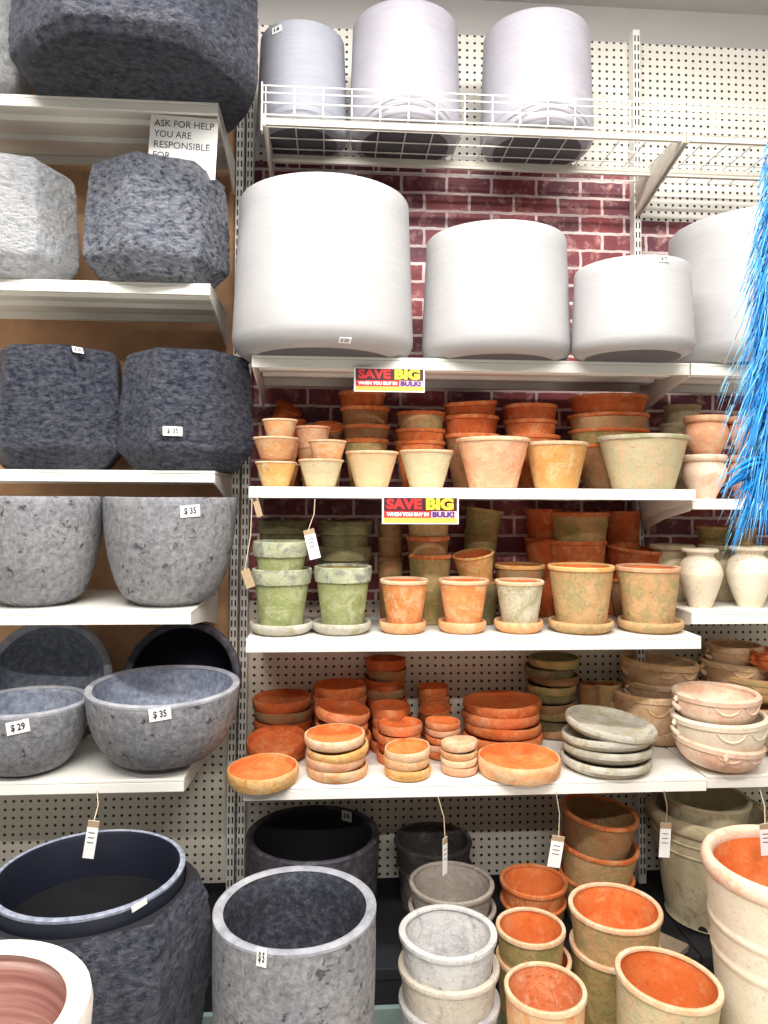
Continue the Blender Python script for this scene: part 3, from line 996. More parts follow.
YS = 2.10
potted('mossy green collared pot at the shelf end, carrying another', 'chalky saucer under the leftmost green pot', (252, 312), 568, (250, 313), 627, YS, 'green', 'chalk', 'oldgreen', 0.68, True, inside='mossy')
c0 = P(281, 547, YS)
pot('mossy green collared pot nested in the leftmost green pot', 253, 309, 541, YS, h=0.135, base=0.68, mat='green', rim='chalk', inside='mossy', rimh=0.042, rimo=0.004, t=0.007, group=g)
potted('mossy green collared pot standing alone, second from the shelf end', 'chalky saucer under the second green pot', (314, 372), 566, (312, 371), 626, YS, 'green', 'chalk', 'oldgreen', 0.70, True, inside='mossy')
potted('small bright orange pot with empty orange mouth right of green pots', 'orange saucer under the small bright orange pot', (380, 429), 579, (379, 426), 626, YS, 'midorange', 'rimpale', 'paleorange', 0.66)
potted('small pinkish orange pot, middle of the three small saucer pots', 'orange saucer under the small pinkish orange pot', (438, 489), 579, (438, 486), 626, YS, 'midorange', 'rimpale', 'paleorange', 0.66)
potted('small whitish grey pot, palest of the three small saucer pots', 'orange saucer under the small whitish grey pot', (495, 544), 580, (494, 543), 625, YS, 'greyclay', 'rimpale', 'paleorange', 0.68)
potted('tall tan pot with moss stains, left of the two tall saucer pots', 'tan saucer under the tall moss-stained tan pot', (548, 614), 565, (548, 613), 627, YS, 'tan', 'ochre', 'tan', 0.72)
potted('tall salmon-rimmed pot, right of the two tall saucer pots', 'tan saucer under the tall salmon-rimmed pot', (616, 680), 566, (618, 682), 626, YS, 'tan', 'salmon', 'tan', 0.72)
kw = dict(rimh=0.042, rimo=0.004, t=0.008)
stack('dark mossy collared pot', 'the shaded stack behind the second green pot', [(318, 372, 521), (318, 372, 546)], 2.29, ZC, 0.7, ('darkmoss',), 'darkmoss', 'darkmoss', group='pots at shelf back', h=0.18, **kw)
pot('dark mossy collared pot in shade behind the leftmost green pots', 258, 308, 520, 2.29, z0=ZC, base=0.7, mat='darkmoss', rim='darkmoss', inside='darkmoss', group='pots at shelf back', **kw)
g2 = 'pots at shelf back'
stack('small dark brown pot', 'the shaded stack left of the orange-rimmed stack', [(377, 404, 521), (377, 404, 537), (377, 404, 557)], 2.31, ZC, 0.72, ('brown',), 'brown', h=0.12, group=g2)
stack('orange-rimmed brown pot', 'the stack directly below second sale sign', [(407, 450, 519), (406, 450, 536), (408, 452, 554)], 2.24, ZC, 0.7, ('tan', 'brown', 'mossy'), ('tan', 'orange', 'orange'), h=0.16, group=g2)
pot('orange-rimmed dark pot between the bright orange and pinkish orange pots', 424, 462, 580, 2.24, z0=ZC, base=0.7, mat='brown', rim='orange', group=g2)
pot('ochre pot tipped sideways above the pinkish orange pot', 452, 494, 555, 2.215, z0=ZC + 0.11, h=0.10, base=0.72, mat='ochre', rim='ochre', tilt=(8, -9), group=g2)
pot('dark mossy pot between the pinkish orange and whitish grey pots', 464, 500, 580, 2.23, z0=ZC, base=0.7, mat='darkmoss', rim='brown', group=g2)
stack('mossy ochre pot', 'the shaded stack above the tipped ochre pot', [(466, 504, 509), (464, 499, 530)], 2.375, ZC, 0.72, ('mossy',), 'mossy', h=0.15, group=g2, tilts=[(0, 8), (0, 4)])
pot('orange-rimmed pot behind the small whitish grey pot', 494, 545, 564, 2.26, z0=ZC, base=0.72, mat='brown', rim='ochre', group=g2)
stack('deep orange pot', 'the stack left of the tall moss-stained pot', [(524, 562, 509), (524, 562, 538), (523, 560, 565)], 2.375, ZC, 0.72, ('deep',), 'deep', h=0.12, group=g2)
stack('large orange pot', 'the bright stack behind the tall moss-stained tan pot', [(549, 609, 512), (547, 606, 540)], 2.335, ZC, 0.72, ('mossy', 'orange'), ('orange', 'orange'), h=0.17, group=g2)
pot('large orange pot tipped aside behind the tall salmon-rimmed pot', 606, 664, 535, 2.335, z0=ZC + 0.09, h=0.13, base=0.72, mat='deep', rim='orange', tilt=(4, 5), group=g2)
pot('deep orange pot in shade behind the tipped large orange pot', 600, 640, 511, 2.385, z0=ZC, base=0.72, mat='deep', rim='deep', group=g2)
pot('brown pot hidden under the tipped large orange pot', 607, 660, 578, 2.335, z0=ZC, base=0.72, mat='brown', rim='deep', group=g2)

# ---- right bay pottery
g = 'salmon bulbous pots'


def profile_pot(name, cat, label, xc, y_top, width_px, Y, z0, prof, mats, group, rim=None, tilt=(0, 0), h=None, t=0.012):
    c = P(xc, y_top, Y)
    Rr = width_px / 2 * dep(c) / F
    h = h or c.z - z0
    e = empty(name, (c.x, Y, z0 if z0 is not None else c.z - h), label, cat, group, (R_(tilt[0]), R_(tilt[1]), 0))
    # smooth the profile with a Catmull-Rom pass
    pts = [(r * Rr, z * h) for r, z in prof]
    sm = [(0, 0)]
    ext = [pts[0]] + pts + [pts[-1]]
    for i in range(1, len(ext) - 2):
        p0, p1, p2, p3 = ext[i - 1:i + 3]
        for k in range(4):
            s = k / 4
            sm.append(tuple(0.5 * (2 * p1[j] + (p2[j] - p0[j]) * s + (2 * p0[j] - 5 * p1[j] + 4 * p2[j] - p3[j]) * s * s + (3 * p1[j] - p0[j] - 3 * p2[j] + p3[j]) * s ** 3) for j in (0, 1)))
    sm.append(pts[-1])
    out = sm[:]
    ins = [(max(0.004, r - t), max(t, z), 1) for r, z in reversed(sm[2:])]
    ins[0] = (sm[-1][0] - t, sm[-1][1], 0)
    lathe('body', out + ins + [(0, t, 1)], mats, e, seg=48, wob=0.01, sharp=45)
    if rim:
        r0, zt = pts[-1]
        hh = rim[1] * h
        ro = rim[2] * Rr
        lathe('rim', [(r0 - 0.003, zt - hh), (r0 + ro, zt - hh * 0.8), (r0 + ro * 1.15, zt - hh * 0.4), (r0 + ro * 0.8, zt - 0.001), (r0, zt + 0.002), (r0 - t, zt + 0.001), (r0 - t - 0.002, zt - hh * 0.4), (r0 - t * 0.5, zt - hh)], [rim[0]], e, seg=48, wob=0.01, sharp=60)
    return e


bulb = [(0.50, 0.0), (0.54, 0.06), (0.70, 0.22), (0.95, 0.48), (1.0, 0.62), (0.93, 0.78), (0.86, 0.86), (0.93, 0.94), (0.97, 1.0)]
HB = P(705, 456, 2.16).z - ZB2
for (lab, x, y, z, m) in (('cream bulbous pot, lower of the left salmon pair', 704, 457, ZB2, 'creampink'),
                          ('salmon bulbous pot stacked on the cream bulbous one', 706, 420, ZB2 + HB * 0.9, 'salmon'),
                          ('salmon bulbous pot, lower of the pair behind blue feathers', 749, 457, ZB2, 'salmon'),
                          ('salmon bulbous pot, upper of the pair behind blue feathers', 749, 420, ZB2 + HB * 0.9, 'salmon')):
    profile_pot('bulbous_pot', 'flower pot', lab, x, y, 42, 2.15, z, bulb, [m, 'inside'], g, rim=(m, 0.14, 0.05), h=HB)
for (lab, x, y, z) in (('small tan pot behind the left bulbous pair, lower one', 690, 462, ZB2), ('small tan pot behind the left bulbous pair, upper one', 692, 428, ZB2 + HB * 0.9)):
    profile_pot('bulbous_pot', 'flower pot', lab, x, y, 34, 2.33, z, bulb, ['tan', 'inside'], g, rim=('tan', 0.14, 0.05), h=HB)

vase = [(0.50, 0.0), (0.54, 0.05), (0.78, 0.28), (0.98, 0.52), (1.0, 0.62), (0.88, 0.76), (0.66, 0.85), (0.60, 0.89), (0.66, 0.95), (0.78, 1.0)]
g = 'cream shouldered vases'
profile_pot('vase', 'vase', 'cream shouldered vase at the left end of its shelf', 700, 549, 42, 2.16, ZC2, vase, ['cream', 'cream'], g, rim=('cream', 0.05, 0.05))
profile_pot('vase', 'vase', 'cream shouldered vase nearer the right picture edge', 749, 547, 45, 2.16, ZC2, vase, ['cream', 'cream'], g, rim=('cream', 0.05, 0.05))
urn = [(0.55, 0.0), (0.62, 0.06), (0.86, 0.4), (0.98, 0.66), (0.92, 0.82), (0.84, 0.88), (0.92, 0.95), (0.98, 1.0)]
for lab, x, y, w, m in (('putty urn peeking out left of the left cream vase', 672, 545, 42, 'putty'), ('putty urn standing between the two cream vases', 722, 545, 44, 'putty'),
                        ('putty urn behind the right cream vase', 768, 545, 44, 'putty')):
    profile_pot('urn', 'urn', lab, x, y, w, 2.30, ZC2, urn, [m, m], 'putty urns', rim=(m, 0.08, 0.05))
# small pots lying on top at the back
for lab, x in (('brown pot perched on the urns between the cream vases', 712), ('tan pot perched on the urns under the blue feathers', 741)):
    pot(lab, x - 15, x + 15, 527, 2.32, h=0.06, base=0.75, mat='mossy' if x < 720 else 'tan', rim='tan', group='small pots on the urns')


def handled_bowl(label, x0, x1, yr, Y, z0, mat, group, tilt=(0, 0), hang=0.35, h=None, n=3, a0=0.0, base=0.5):
    c = P((x0 + x1) / 2, yr, Y)
    Rr = (x1 - x0) / 2 * dep(c) / F * 0.93
    h = h or c.z - z0
    z0 = c.z - h if z0 is None else z0
    e = empty('handled_bowl', tilted((c.x, Y, z0), h, tilt), label, 'bowl', group, (R_(tilt[0]), R_(tilt[1]), 0))
    lathe('body', bowl_profile(Rr, h, base, 2.2, 0.010), [mat, mat], e, seg=52, wob=0.012, sharp=50)
    lathe('rim', [(Rr - 0.005, h - 0.02), (Rr + 0.004, h - 0.016), (Rr + 0.005, h - 0.004), (Rr, h + 0.001), (Rr - 0.008, h + 0.001), (Rr - 0.011, h - 0.004), (Rr - 0.008, h - 0.02)], [mat], e, seg=52, wob=0.012)
    hl = h * 0.34
    for k in range(n):
        a = a0 + 6.2832 * k / n
        d = Vector((math.cos(a), math.sin(a), 0)); s = Vector((-d.y, d.x, 0))
        pts = []
        for i in range(9):
            u = math.pi * i / 8
            pts.append(d * (Rr * 0.985 + 0.014 * math.sin(u)) + Vector((0, 0, h - 0.014 - hl * (i / 8))) - d * (Rr * 0.03 * (i / 8) ** 2))
        MB().tube(pts, 0.006, 8, lambda q: 1.5 - math.sin(math.pi * q) * 0.6).build('handle', mat, e, smooth=True)
    # modelled swag below the rim, facing the aisle
    mb = MB()
    for sg in (-1, 1):
        pts = []
        for i in range(9):
            q = i / 8
            ang = -math.pi / 2 + 0.15 + sg * (0.05 + 0.62 * q)
            zz = h * (0.80 - 0.22 * math.sin(math.pi * q) ** 0.7)
            qq = zz / h
            rr = (base + (1 - base) * (1 - (1 - qq) ** 2.2) ** (1 / 2.2)) * Rr
            pts.append((math.cos(ang) * rr, math.sin(ang) * rr, zz))
        mb.tube(pts, 0.0035, 6)
    mb.build('swag', mat, e, smooth=True)
    return e


g = 'cream handled bowls'
YH = 2.055
kb = dep(P(717, 720, YH)) / F
handled_bowl('tilted cream handled bowl, lowest of the three-high bowl stack', 674, 763, 737, YH, ZD2 + 0.004, 'creampink', g, tilt=(2, 5), a0=-1.9, n=3, base=0.42)
handled_bowl('cream handled bowl, middle of the three-high bowl stack', 671, 766, 713, YH, None, 'cream', g, tilt=(0, -2), h=38 * kb, a0=0.0, n=2, base=0.46)
handled_bowl('cream handled bowl with swag, topmost of the three-high bowl stack', 673, 759, 691, YH, None, 'creampink', g, h=33 * kb, a0=0.02, n=2, base=0.5)
g = 'tan handled bowls'
ht = P(648, 690, 2.30).z - P(648, 716, 2.30).z
handled_bowl('tan handled bowl behind the lichen grey saucers, upper one', 612, 690, 690, 2.28, P(648, 690, 2.28).z - 0.125, 'handled', g, h=0.125, a0=2.9, n=2)
handled_bowl('plain tan handled bowl carrying another behind lichen grey saucers', 628, 690, 716, 2.28, ZD, 'handled', g, h=P(650, 716, 2.28).z - ZD, a0=2.9, n=2)
handled_bowl('tan handled bowl near the shelf back, upper of the pair', 620, 698, 659, 2.34, P(660, 659, 2.34).z - 0.09, 'handled', g, h=0.09, a0=3.3, n=2, tilt=(0, 4))
handled_bowl('tan handled bowl near the shelf back, lower of the pair', 622, 700, 678, 2.35, P(660, 678, 2.35).z - 0.10, 'handled', g, h=0.10, a0=3.3, n=2)
for lab, a, b, y, tl in (('brown tan handled bowl in the right bay back, topmost', 706, 762, 644, 0), ('tan handled bowl in the right bay back, middle one', 700, 768, 660, 2),
                         ('pale tan handled bowl in right bay back, lowest visible', 706, 796, 672, 3)):
    handled_bowl(lab, a, b, y, 2.34, P((a + b) / 2, y, 2.34).z - 0.085, 'handled' if y < 665 else 'tan', g, h=0.085, a0=3.2, n=2, tilt=(0, tl))
handled_bowl('wide tan bowl holding up the right bay back stack', 708, 790, 700, 2.34, ZD2, 'handled', g, a0=3.2, n=2)
handled_bowl('cream handled bowl cut by the right picture edge', 757, 830, 728, 2.12, ZD2 + 0.002, 'cream', 'cream handled bowls', a0=3.1, n=2)
handled_bowl('orange terracotta bowl at right edge above back stack', 752, 812, 652, 2.22, P(780, 652, 2.22).z - 0.06, 'deep', g, h=0.06, a0=3.1, n=2)

# ---- shelf D: saucers
def mt(a, b='inside'): return (a, b)


saucer('large pale orange saucer alone at the left end of shelf front', 228, 299, 763, 2.018, ZD + 0.001, h=0.040, mats=mt('ochre', 'inside'), tilt=(2, -2), flare=0.94)
saucer_stack('pale orange saucer', 'front stack beside the large single saucer', 306, 368, 733, 4, 2.06, ZD, [mt('rimpale', 'inside'), mt('ochre', 'tan'), mt('salmon', 'paleorange'), mt('paleorange', 'orange')], dx=[-2, 1.5, -1, 0.5], tilts=[(1, -1), (0, -6), (0, 2), (0, 0)])
saucer('deep orange dish tipped against the stack behind the single saucer', 247, 308, 737, 2.20, None, h=0.045, mats=mt('deep', 'deep'), tilt=(9, -3))
saucer_stack('dark terracotta dish', 'the back left corner stack', 253, 313, 696, 4, 2.36, ZD, [mt('deep', 'deep'), mt('brown', 'deep'), mt('deep', 'deep')])
saucer_stack('orange dish', 'the stack behind the front stack of four', 313, 368, 684, 5, 2.37, ZD, [mt('orange', 'inside'), mt('rimorange', 'inside'), mt('deep', 'deep')])
saucer('bright orange dish tipped toward the right above the front stack of four', 313, 369, 708, 2.225, P(341, 708, 2.225).z - 0.03, h=0.035, mats=mt('rimorange', 'inside'), tilt=(2, 9))
saucer_stack('orange dish', 'the pile under the right-tipped bright dish', 316, 370, 722, 3, 2.225, ZD, [mt('orange', 'inside')])
saucer_stack('dark orange saucer', 'the tall stack against the pegboard', 365, 406, 658, 8, 2.385, ZD, [mt('deep', 'deep'), mt('brown', 'deep')], jit=2)
saucer_stack('small orange saucer', 'the stack in front of tall pegboard stack', 371, 412, 705, 4, 2.255, ZD, [mt('orange', 'inside'), mt('deep', 'deep')])
saucer_stack('small orange saucer', 'the stack behind the front stack of three', 377, 422, 722, 4, 2.16, ZD, [mt('rimorange', 'inside'), mt('orange', 'inside'), mt('deep', 'inside')])
saucer_stack('pale tan saucer', 'the front stack of three', 384, 431, 746, 3, 2.045, ZD, [mt('rimpale', 'inside'), mt('paleorange', 'tan'), mt('ochre', 'tan')], dx=[0.5, -1, 0.5], tilts=[(0, 5), (0, 0), (0, -1)])
saucer_stack('tiny orange pot saucer', 'the back stack above the small pots', 418, 450, 686, 5, 2.385, ZD, [mt('orange', 'inside')], jit=1)
pot('small orange pot tipped between the two tiny saucer stacks', 419, 451, 708, 2.29, h=0.045, base=0.8, mat='orange', rim='orange', tilt=(6, -6), group='small terracotta pots among saucers')
saucer_stack('tiny pink orange saucer', 'stack behind the tiny pale saucers', 424, 460, 720, 5, 2.19, ZD, [mt('rimorange', 'inside'), mt('salmon', 'inside'), mt('orange', 'inside'), mt('salmon', 'deep'), mt('deep', 'deep')], jit=1)
saucer_stack('tiny pale saucer', 'front stack left of the big dish', 440, 478, 741, 4, 2.06, ZD, [mt('rimpale', 'rimpale'), mt('paleorange', 'tan'), mt('rimpale', 'tan'), mt('salmon', 'tan')], tilts=[(0, -5), (0, -3), (0, -2), (0, 0)], jit=0.8)
saucer_stack('wide bright orange dish', 'the large stack behind the big pale dish', 461, 541, 699, 4, 2.29, ZD, [mt('orange', 'inside'), mt('rimorange', 'inside'), mt('orange', 'inside'), mt('orange', 'inside')], tilts=[(1, 2), (0, 4), (0, 3), (0, 1)], jit=1.5)
saucer('big pale-rimmed orange dish at the front, left of lichen grey saucers', 477, 561, 758, 2.05, ZD + 0.001, h=0.045, mats=mt('paleorange', 'inside'), flare=0.94)
saucer_stack('lichen grey-green saucer', 'the wavy front stack of four', 561, 651, 720, 4, 2.08, ZD, [mt('oldgreen', 'oldgreen')], tilts=[(1, -8), (0, -4), (0, 3), (0, 0)], dx=[3, 0, 1, -1], hk=1.15, flare=0.84)
saucer_stack('dark mossy saucer', 'the tall stack against the pegboard right side', 527, 577, 657, 9, 2.37, ZD, [mt('mossy', 'darkmoss'), mt('darkmoss', 'darkmoss'), mt('brown', 'darkmoss')], jit=3)
pot('small brown pot beside the tall dark mossy saucer stack', 578, 600, 683, 2.34, h=0.085, base=0.85, mat='brown', rim='brown', group='small terracotta pots among saucers')
pot('small tan pot left of the tan handled bowls', 594, 620, 683, 2.34, h=0.085, base=0.85, mat='tan', rim='tan', group='small terracotta pots among saucers')
MBx = MB()
# low wooden block that the two small pots stand on
cpt = P(598, 706, 2.34)
MBx.box((-0.075, -0.03, 0), (0.075, 0.04, P(598, 683, 2.34).z - 0.085 - ZD - 0.001))
wb = MBx.build('wooden_block', 'wood', bevel=0.003, loc=(cpt.x, 2.34, ZD + 0.0005))
tag(wb, 'low wooden block under two small pots at shelf back', 'block')

# ---- floor pots
def on_floor(xc, yr, Y): return P(xc, yr, Y)


def floor_round(label, x0, x1, yr, Y, mats, base, power, group, belly=0.0, name='round_planter', t=0.02, z0=0.0):
    return bowl(name, 'planter', label, x0, x1, yr, Y, z0, mats, base, power, group, t=t)


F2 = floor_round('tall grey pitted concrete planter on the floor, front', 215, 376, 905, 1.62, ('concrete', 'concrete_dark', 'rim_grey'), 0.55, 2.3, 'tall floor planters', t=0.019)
sticker(F2, 262, 957, '$ 5', 0.02, 0.034, -0.05)
F3 = floor_round('tall black planter standing behind the grey concrete one', 247, 379, 832, 2.19, ('blackpot', 'black', 'blackpot'), 0.76, 2.6, 'tall floor planters', t=0.018, z0=ZDK + 0.001)
sticker(F3, 347, 816, '$ 96', 0.036, 0.03, 0.0)

# large chiselled planter with a sunken collar
cF1 = P(87, 872, 1.66)
RF = 108 * dep(cF1) / F
hF = cF1.z
F1 = empty('faceted_planter', (cF1.x + 0.004, 1.67, 0), 'huge dark chiselled planter with sunken collar on the floor at left', 'planter', 'chiselled faceted planters')
RC = 92 * dep(cF1) / F
pr = [(0, 0), (0.66 * RF, 0), (0.7 * RF, 0.01), (0.92 * RF, hF * 0.3), (1.03 * RF, hF * 0.62), (1.06 * RF, hF * 0.80), (1.02 * RF, hF * 0.90), (0.95 * RF, hF * 0.955), (RC + 0.004, hF * 0.955, 1), (RC - 0.002, hF * 0.93, 1)]
lathe('body', pr + [(RC - 0.012, hF * 0.93, 1), (RC - 0.03, 0.04, 1), (0, 0.04, 1)], ['navy', 'black'], F1, seg=200, wob=0.006, step=0.010, facets=7, phase=0.756, rough=0.0034, sharp=60)
lathe('collar', [(RC - 0.001, hF * 0.94), (RC, hF * 0.99), (RC - 0.004, hF), (RC - 0.011, hF), (RC - 0.014, hF * 0.99), (RC - 0.014, hF * 0.86), (RC - 0.009, hF * 0.86)], ['navy_smooth'], F1, seg=72, wob=0.003)
lathe('rim', [(RC + 0.0005, hF - 0.006), (RC + 0.001, hF - 0.001), (RC - 0.004, hF + 0.002), (RC - 0.010, hF + 0.001), (RC - 0.0115, hF - 0.005), (RC - 0.006, hF - 0.008)], ['concrete_in'], F1, seg=72, wob=0.003)
sticker(F1, 139, 905, '', 0.032, 0.012, 0.2)

# white-rimmed pot in the near corner
cF0 = P(-46, 1014, 1.16)
RF0 = 130 * dep(cF0) / F
F0 = empty('flower_pot', (cF0.x, 1.16, 0), 'broad pale pot with brown swirled inside at bottom left corner', 'flower pot', 'floor pots')
pot_parts(F0, RF0, cF0.z, RF0 * 0.7, 'beige_cement', 'rimwhite', 'swirl', t=0.025, rimh=0.05, rimo=0.012, wob=0.006, seg=64)

g = 'cement pots on the floor'
stack('charcoal cement pot', 'the dark pair behind the taupe pot', [(394, 472, 838), (396, 472, 862)], 2.335, ZDK, 0.78, ('charcoal', 'taupe'), 'charcoal', 'charcoal', h=0.22, group=g)
stack('taupe cement pot', 'the pair behind the white cement stack', [(409, 494, 881), (408, 496, 904)], 2.065, ZDK, 0.72, ('taupe', 'white_cement'), 'taupe', 'taupe', h=0.18, group=g)
stack('white cement pot', 'the front stack of three', [(399, 497, 930), (398, 499, 962), (398, 500, 996)], 1.72, 0, 0.70, ('white_cement', 'beige_cement', 'white_cement'), ('white_cement', 'beige_cement', 'white_cement'), 'white_cement', h=0.24, group=g, t=0.012)
g = 'terracotta pots on the floor'
stack('orange terracotta pot', 'the rear pair of the orange column', [(500, 567, 879), (500, 566, 898)], 2.125, ZDK, 0.74, ('orange', 'brown'), 'orange', h=0.16, group=g)
stack('orange-mouthed mossy pot', 'the middle pair of the orange column', [(496, 565, 925), (496, 571, 955)], 1.87, 0, 0.74, ('mossy', 'mossy'), ('rimpale', 'rimpale'), h=0.24, group=g)
pot('pale orange pot with wide mouth at the front of orange column', 504, 586, 986, 1.66, z0=0, base=0.7, mat='paleorange', rim='rimpale', inside='rimorange', group=g)
stack('brown terracotta pot', 'the stack of three by the hanging tag', [(562, 638, 810), (560, 638, 842), (559, 634, 872)], 2.21, ZDK, 0.72, ('brown', 'tan', 'tan'), 'orange', 'brown', h=0.17, tilts=[(3, 6), (2, 4), (0, 2)], group=g)
pot('big orange-mouthed pot, nested on top of mossy pot by orange column', 569, 661, 905, 1.90, h=0.24, base=0.72, mat='tan', rim='rimpale', group=g)
pot('mossy lower pot holding the big orange-mouthed one', 570, 660, 943, 1.90, z0=0, base=0.74, mat='mossy', rim='rimpale', group=g)
pot('largest orange-mouthed pot tilted at front beside the cream planter', 617, 720, 976, 1.66, z0=0.015, base=0.7, mat='sage', rim='rimpale', inside='inside', group=g, tilt=(0, 5))

g = 'large cream ridged planters'


def ridged(label, x0, x1, yr, Y, mat, rim, inside, z0=0.0):
    c = P((x0 + x1) / 2, yr, Y)
    Rr = (x1 - x0) / 2 * dep(c) / F
    h = c.z - z0
    e = empty('ridged_planter', (c.x, Y, z0), label, 'planter', g)
    b = 0.72
    def rr(q): return Rr * 0.972 * (b + (1 - b) * q)
    pr = [(0, 0), (rr(0) - 0.01, 0), (rr(0) + 0.004, 0.006), (rr(0.03), 0.03 * h)]
    for q in (0.1, 0.2, 0.3, 0.4, 0.5, 0.6, 0.64, 0.66): pr.append((rr(q), q * h))
    pr += [(rr(0.67), 0.668 * h), (rr(0.675) + 0.0025, 0.675 * h), (rr(0.685) + 0.0025, 0.69 * h), (rr(0.695), 0.695 * h), (rr(0.705), 0.705 * h), (rr(0.735), 0.735 * h), (rr(0.768), 0.768 * h), (rr(0.775), 0.774 * h), (rr(0.78) + 0.0025, 0.78 * h), (rr(0.79) + 0.0025, 0.795 * h), (rr(0.80), 0.80 * h), (rr(0.81), 0.81 * h), (rr(0.85), 0.85 * h),
           (rr(0.9), 0.9 * h), (rr(0.99), 0.985 * h), (rr(0.99) - 0.02, 0.985 * h, 1), (rr(0.6) - 0.02, 0.6 * h, 1), (rr(0) - 0.01, 0.03, 1), (0, 0.03, 1)]
    lathe('body', pr, [mat, inside], e, seg=64, wob=0.006, sharp=50)
    ro = []
    for i in range(12):
        a = 6.2832 * i / 12
        ro.append((Rr - 0.014 + 0.014 * math.cos(a), h - 0.022 + 0.022 * math.sin(a)))
    lathe('rim', ro, [rim], e, seg=64, wob=0.006, sharp=80)
    return e, h


r1, h1 = ridged('putty cream ridged planter at the back, another pot inside it', 650, 768, 806, 2.22, 'putty', 'putty', 'putty', ZDK + 0.001)
inner = pot('putty pot sitting inside the rear ridged planter', 664, 748, 795, 2.22, h=0.2, base=0.72, mat='putty', rim='putty', inside='putty', group='floor pots')
hole = MB()
bpy.context.view_layer.update()
bo = r1.children[0]
d = ray(703, 931).normalized()
ok, loc, nor, _ = bo.ray_cast(bo.matrix_world.inverted() @ CAM, d)
if ok:
    q = nor.to_track_quat('Z', 'Y')
    hl = lathe('drain_hole', [(0, -0.004), (0.013, -0.004), (0.013, 0.001), (0, 0.001)], ['slot'], r1, seg=20, wob=0)
    hl.location = loc; hl.rotation_euler = q.to_euler()
    hl['label'] = 'dark round drain hole'
ridged('large cream ridged planter with orange inside at right edge', 707, 872, 858, 1.70, 'cream', 'creampink', 'inside')

# ---------------------------------------------------------- signs and tags
def sale_sign(label, x0, y0, x1, y1, Y):
    c = P((x0 + x1) / 2, (y0 + y1) / 2, Y)
    k = dep(c) / F
    w, h = (x1 - x0) * k, (y1 - y0) * k
    t = empty('sale_sign', c, label, 'sign', 'sale signs')
    t.rotation_euler = (R_(90), 0, 0)
    MB().box((-w / 2, -h / 2, -0.002), (w / 2, h / 2, 0)).build('card', 'paper', t)
    m = w * 0.022
    MB().box((-w / 2 + m, -h * 0.02, 0), (w / 2 - m, h / 2 - m * 0.5, 0.0006)).build('top_panel', 'signmaroon', t)
    MB().box((-w / 2 + m, -h * 0.27, 0), (w * 0.14, -h * 0.02, 0.0007)).build('middle_panel', 'signred', t)
    MB().box((w * 0.14, -h * 0.27, 0), (w / 2 - m, -h * 0.02, 0.0007)).build('middle_panel', 'signpink', t)
    MB().box((-w / 2 + m, -h / 2 + m * 0.7, 0), (w / 2 - m, -h * 0.27, 0.0006)).build('bottom_stripe', 'signorange', t)
    s = h * 0.50
    text_part('lettering', 'SAVE', s, 'signbright', t, (-w * 0.215, h * 0.22, 0.0016), w * 0.46, s * 0.05)
    text_part('lettering', 'BIG', s * 1.1, 'signyellow', t, (w * 0.25, h * 0.22, 0.0016), w * 0.36, s * 0.06)
    text_part('lettering', 'WHEN YOU BUY IN', h * 0.17, 'paper', t, (-w * 0.165, -h * 0.15, 0.0016), w * 0.55, h * 0.012)
    text_part('lettering', 'BULK!', h * 0.25, 'signpurple', t, (w * 0.30, -h * 0.15, 0.0016), w * 0.29, h * 0.014)
    return t


sale_sign('red SAVE BIG sale sign under the white cylinder planters', 354, 368, 425, 392, 2.035)
sale_sign('red SAVE BIG sale sign with white border above stacked orange pots', 382, 497, 459, 524, 2.005)

cH = P(183, 147, YL[0] + 0.035)
k = dep(cH) / F
hs = empty('help_sign', cH, 'printed paper sign in capitals hanging under the top left shelf', 'sign')
hs.rotation_euler = (R_(90), R_(2.5), 0)
w, h = 67 * k, 62 * k
MB().box((-w / 2, -h / 2, -0.001), (w / 2, h / 2, 0)).build('paper_sheet', 'paper', hs)
for i, (s, wd, xo) in enumerate((('ASK FOR HELP', 0.88, 0), ('YOU ARE', 0.55, -0.16), ('RESPONSIBLE', 0.82, -0.02), ('FOR', 0.25, -0.31), ('BREAKAGE', 0.6, -0.1))):
    if s == 'BREAKAGE': continue
    text_part('lettering', s, h * 0.155, 'ink', hs, (w * xo, h * (0.36 - 0.175 * i), 0.0006), w * wd, -h * 0.0005)


def hang_tag(label, xc, y0, y1, wpx, Y, roll, top, mat='paper', yaw=0.0, top_y=None):
    c = P(xc, (y0 + y1) / 2, Y)
    k = dep(c) / F
    w, h = wpx * k, (y1 - y0) * k
    t = empty('price_tag', c, label, 'price tag', 'hanging price tags')
    card = MB().box((-w / 2, -0.0008, -h / 2), (w / 2, 0.0008, h / 2)).build('card', mat, t)
    card.rotation_euler = (0, R_(roll), R_(yaw))
    hd = Vector((math.sin(R_(roll)) * h / 2, 0, math.cos(R_(roll)) * h / 2))
    tp = P(top[0], top[1], top_y or Y) - c
    mid = (hd + tp) / 2 + Vector((0.006, 0, 0))
    MB().tube([hd * 0.85, hd, mid, tp], 0.0013, 5).build('string', 'string', t)
    if mat == 'paper':
        ln = MB()
        for q in (0.18, 0.05, -0.08):
            ln.box((-w * 0.3, -0.0011, h * q - 0.001), (w * 0.25, -0.0009, h * q + 0.001))
        a = ln.build('print', 'ink', card)
        MB().box((-w / 2, -0.00095, h * 0.33), (w / 2, -0.0007, h * 0.5)).build('hole_patch', 'kraft', card)
    return t


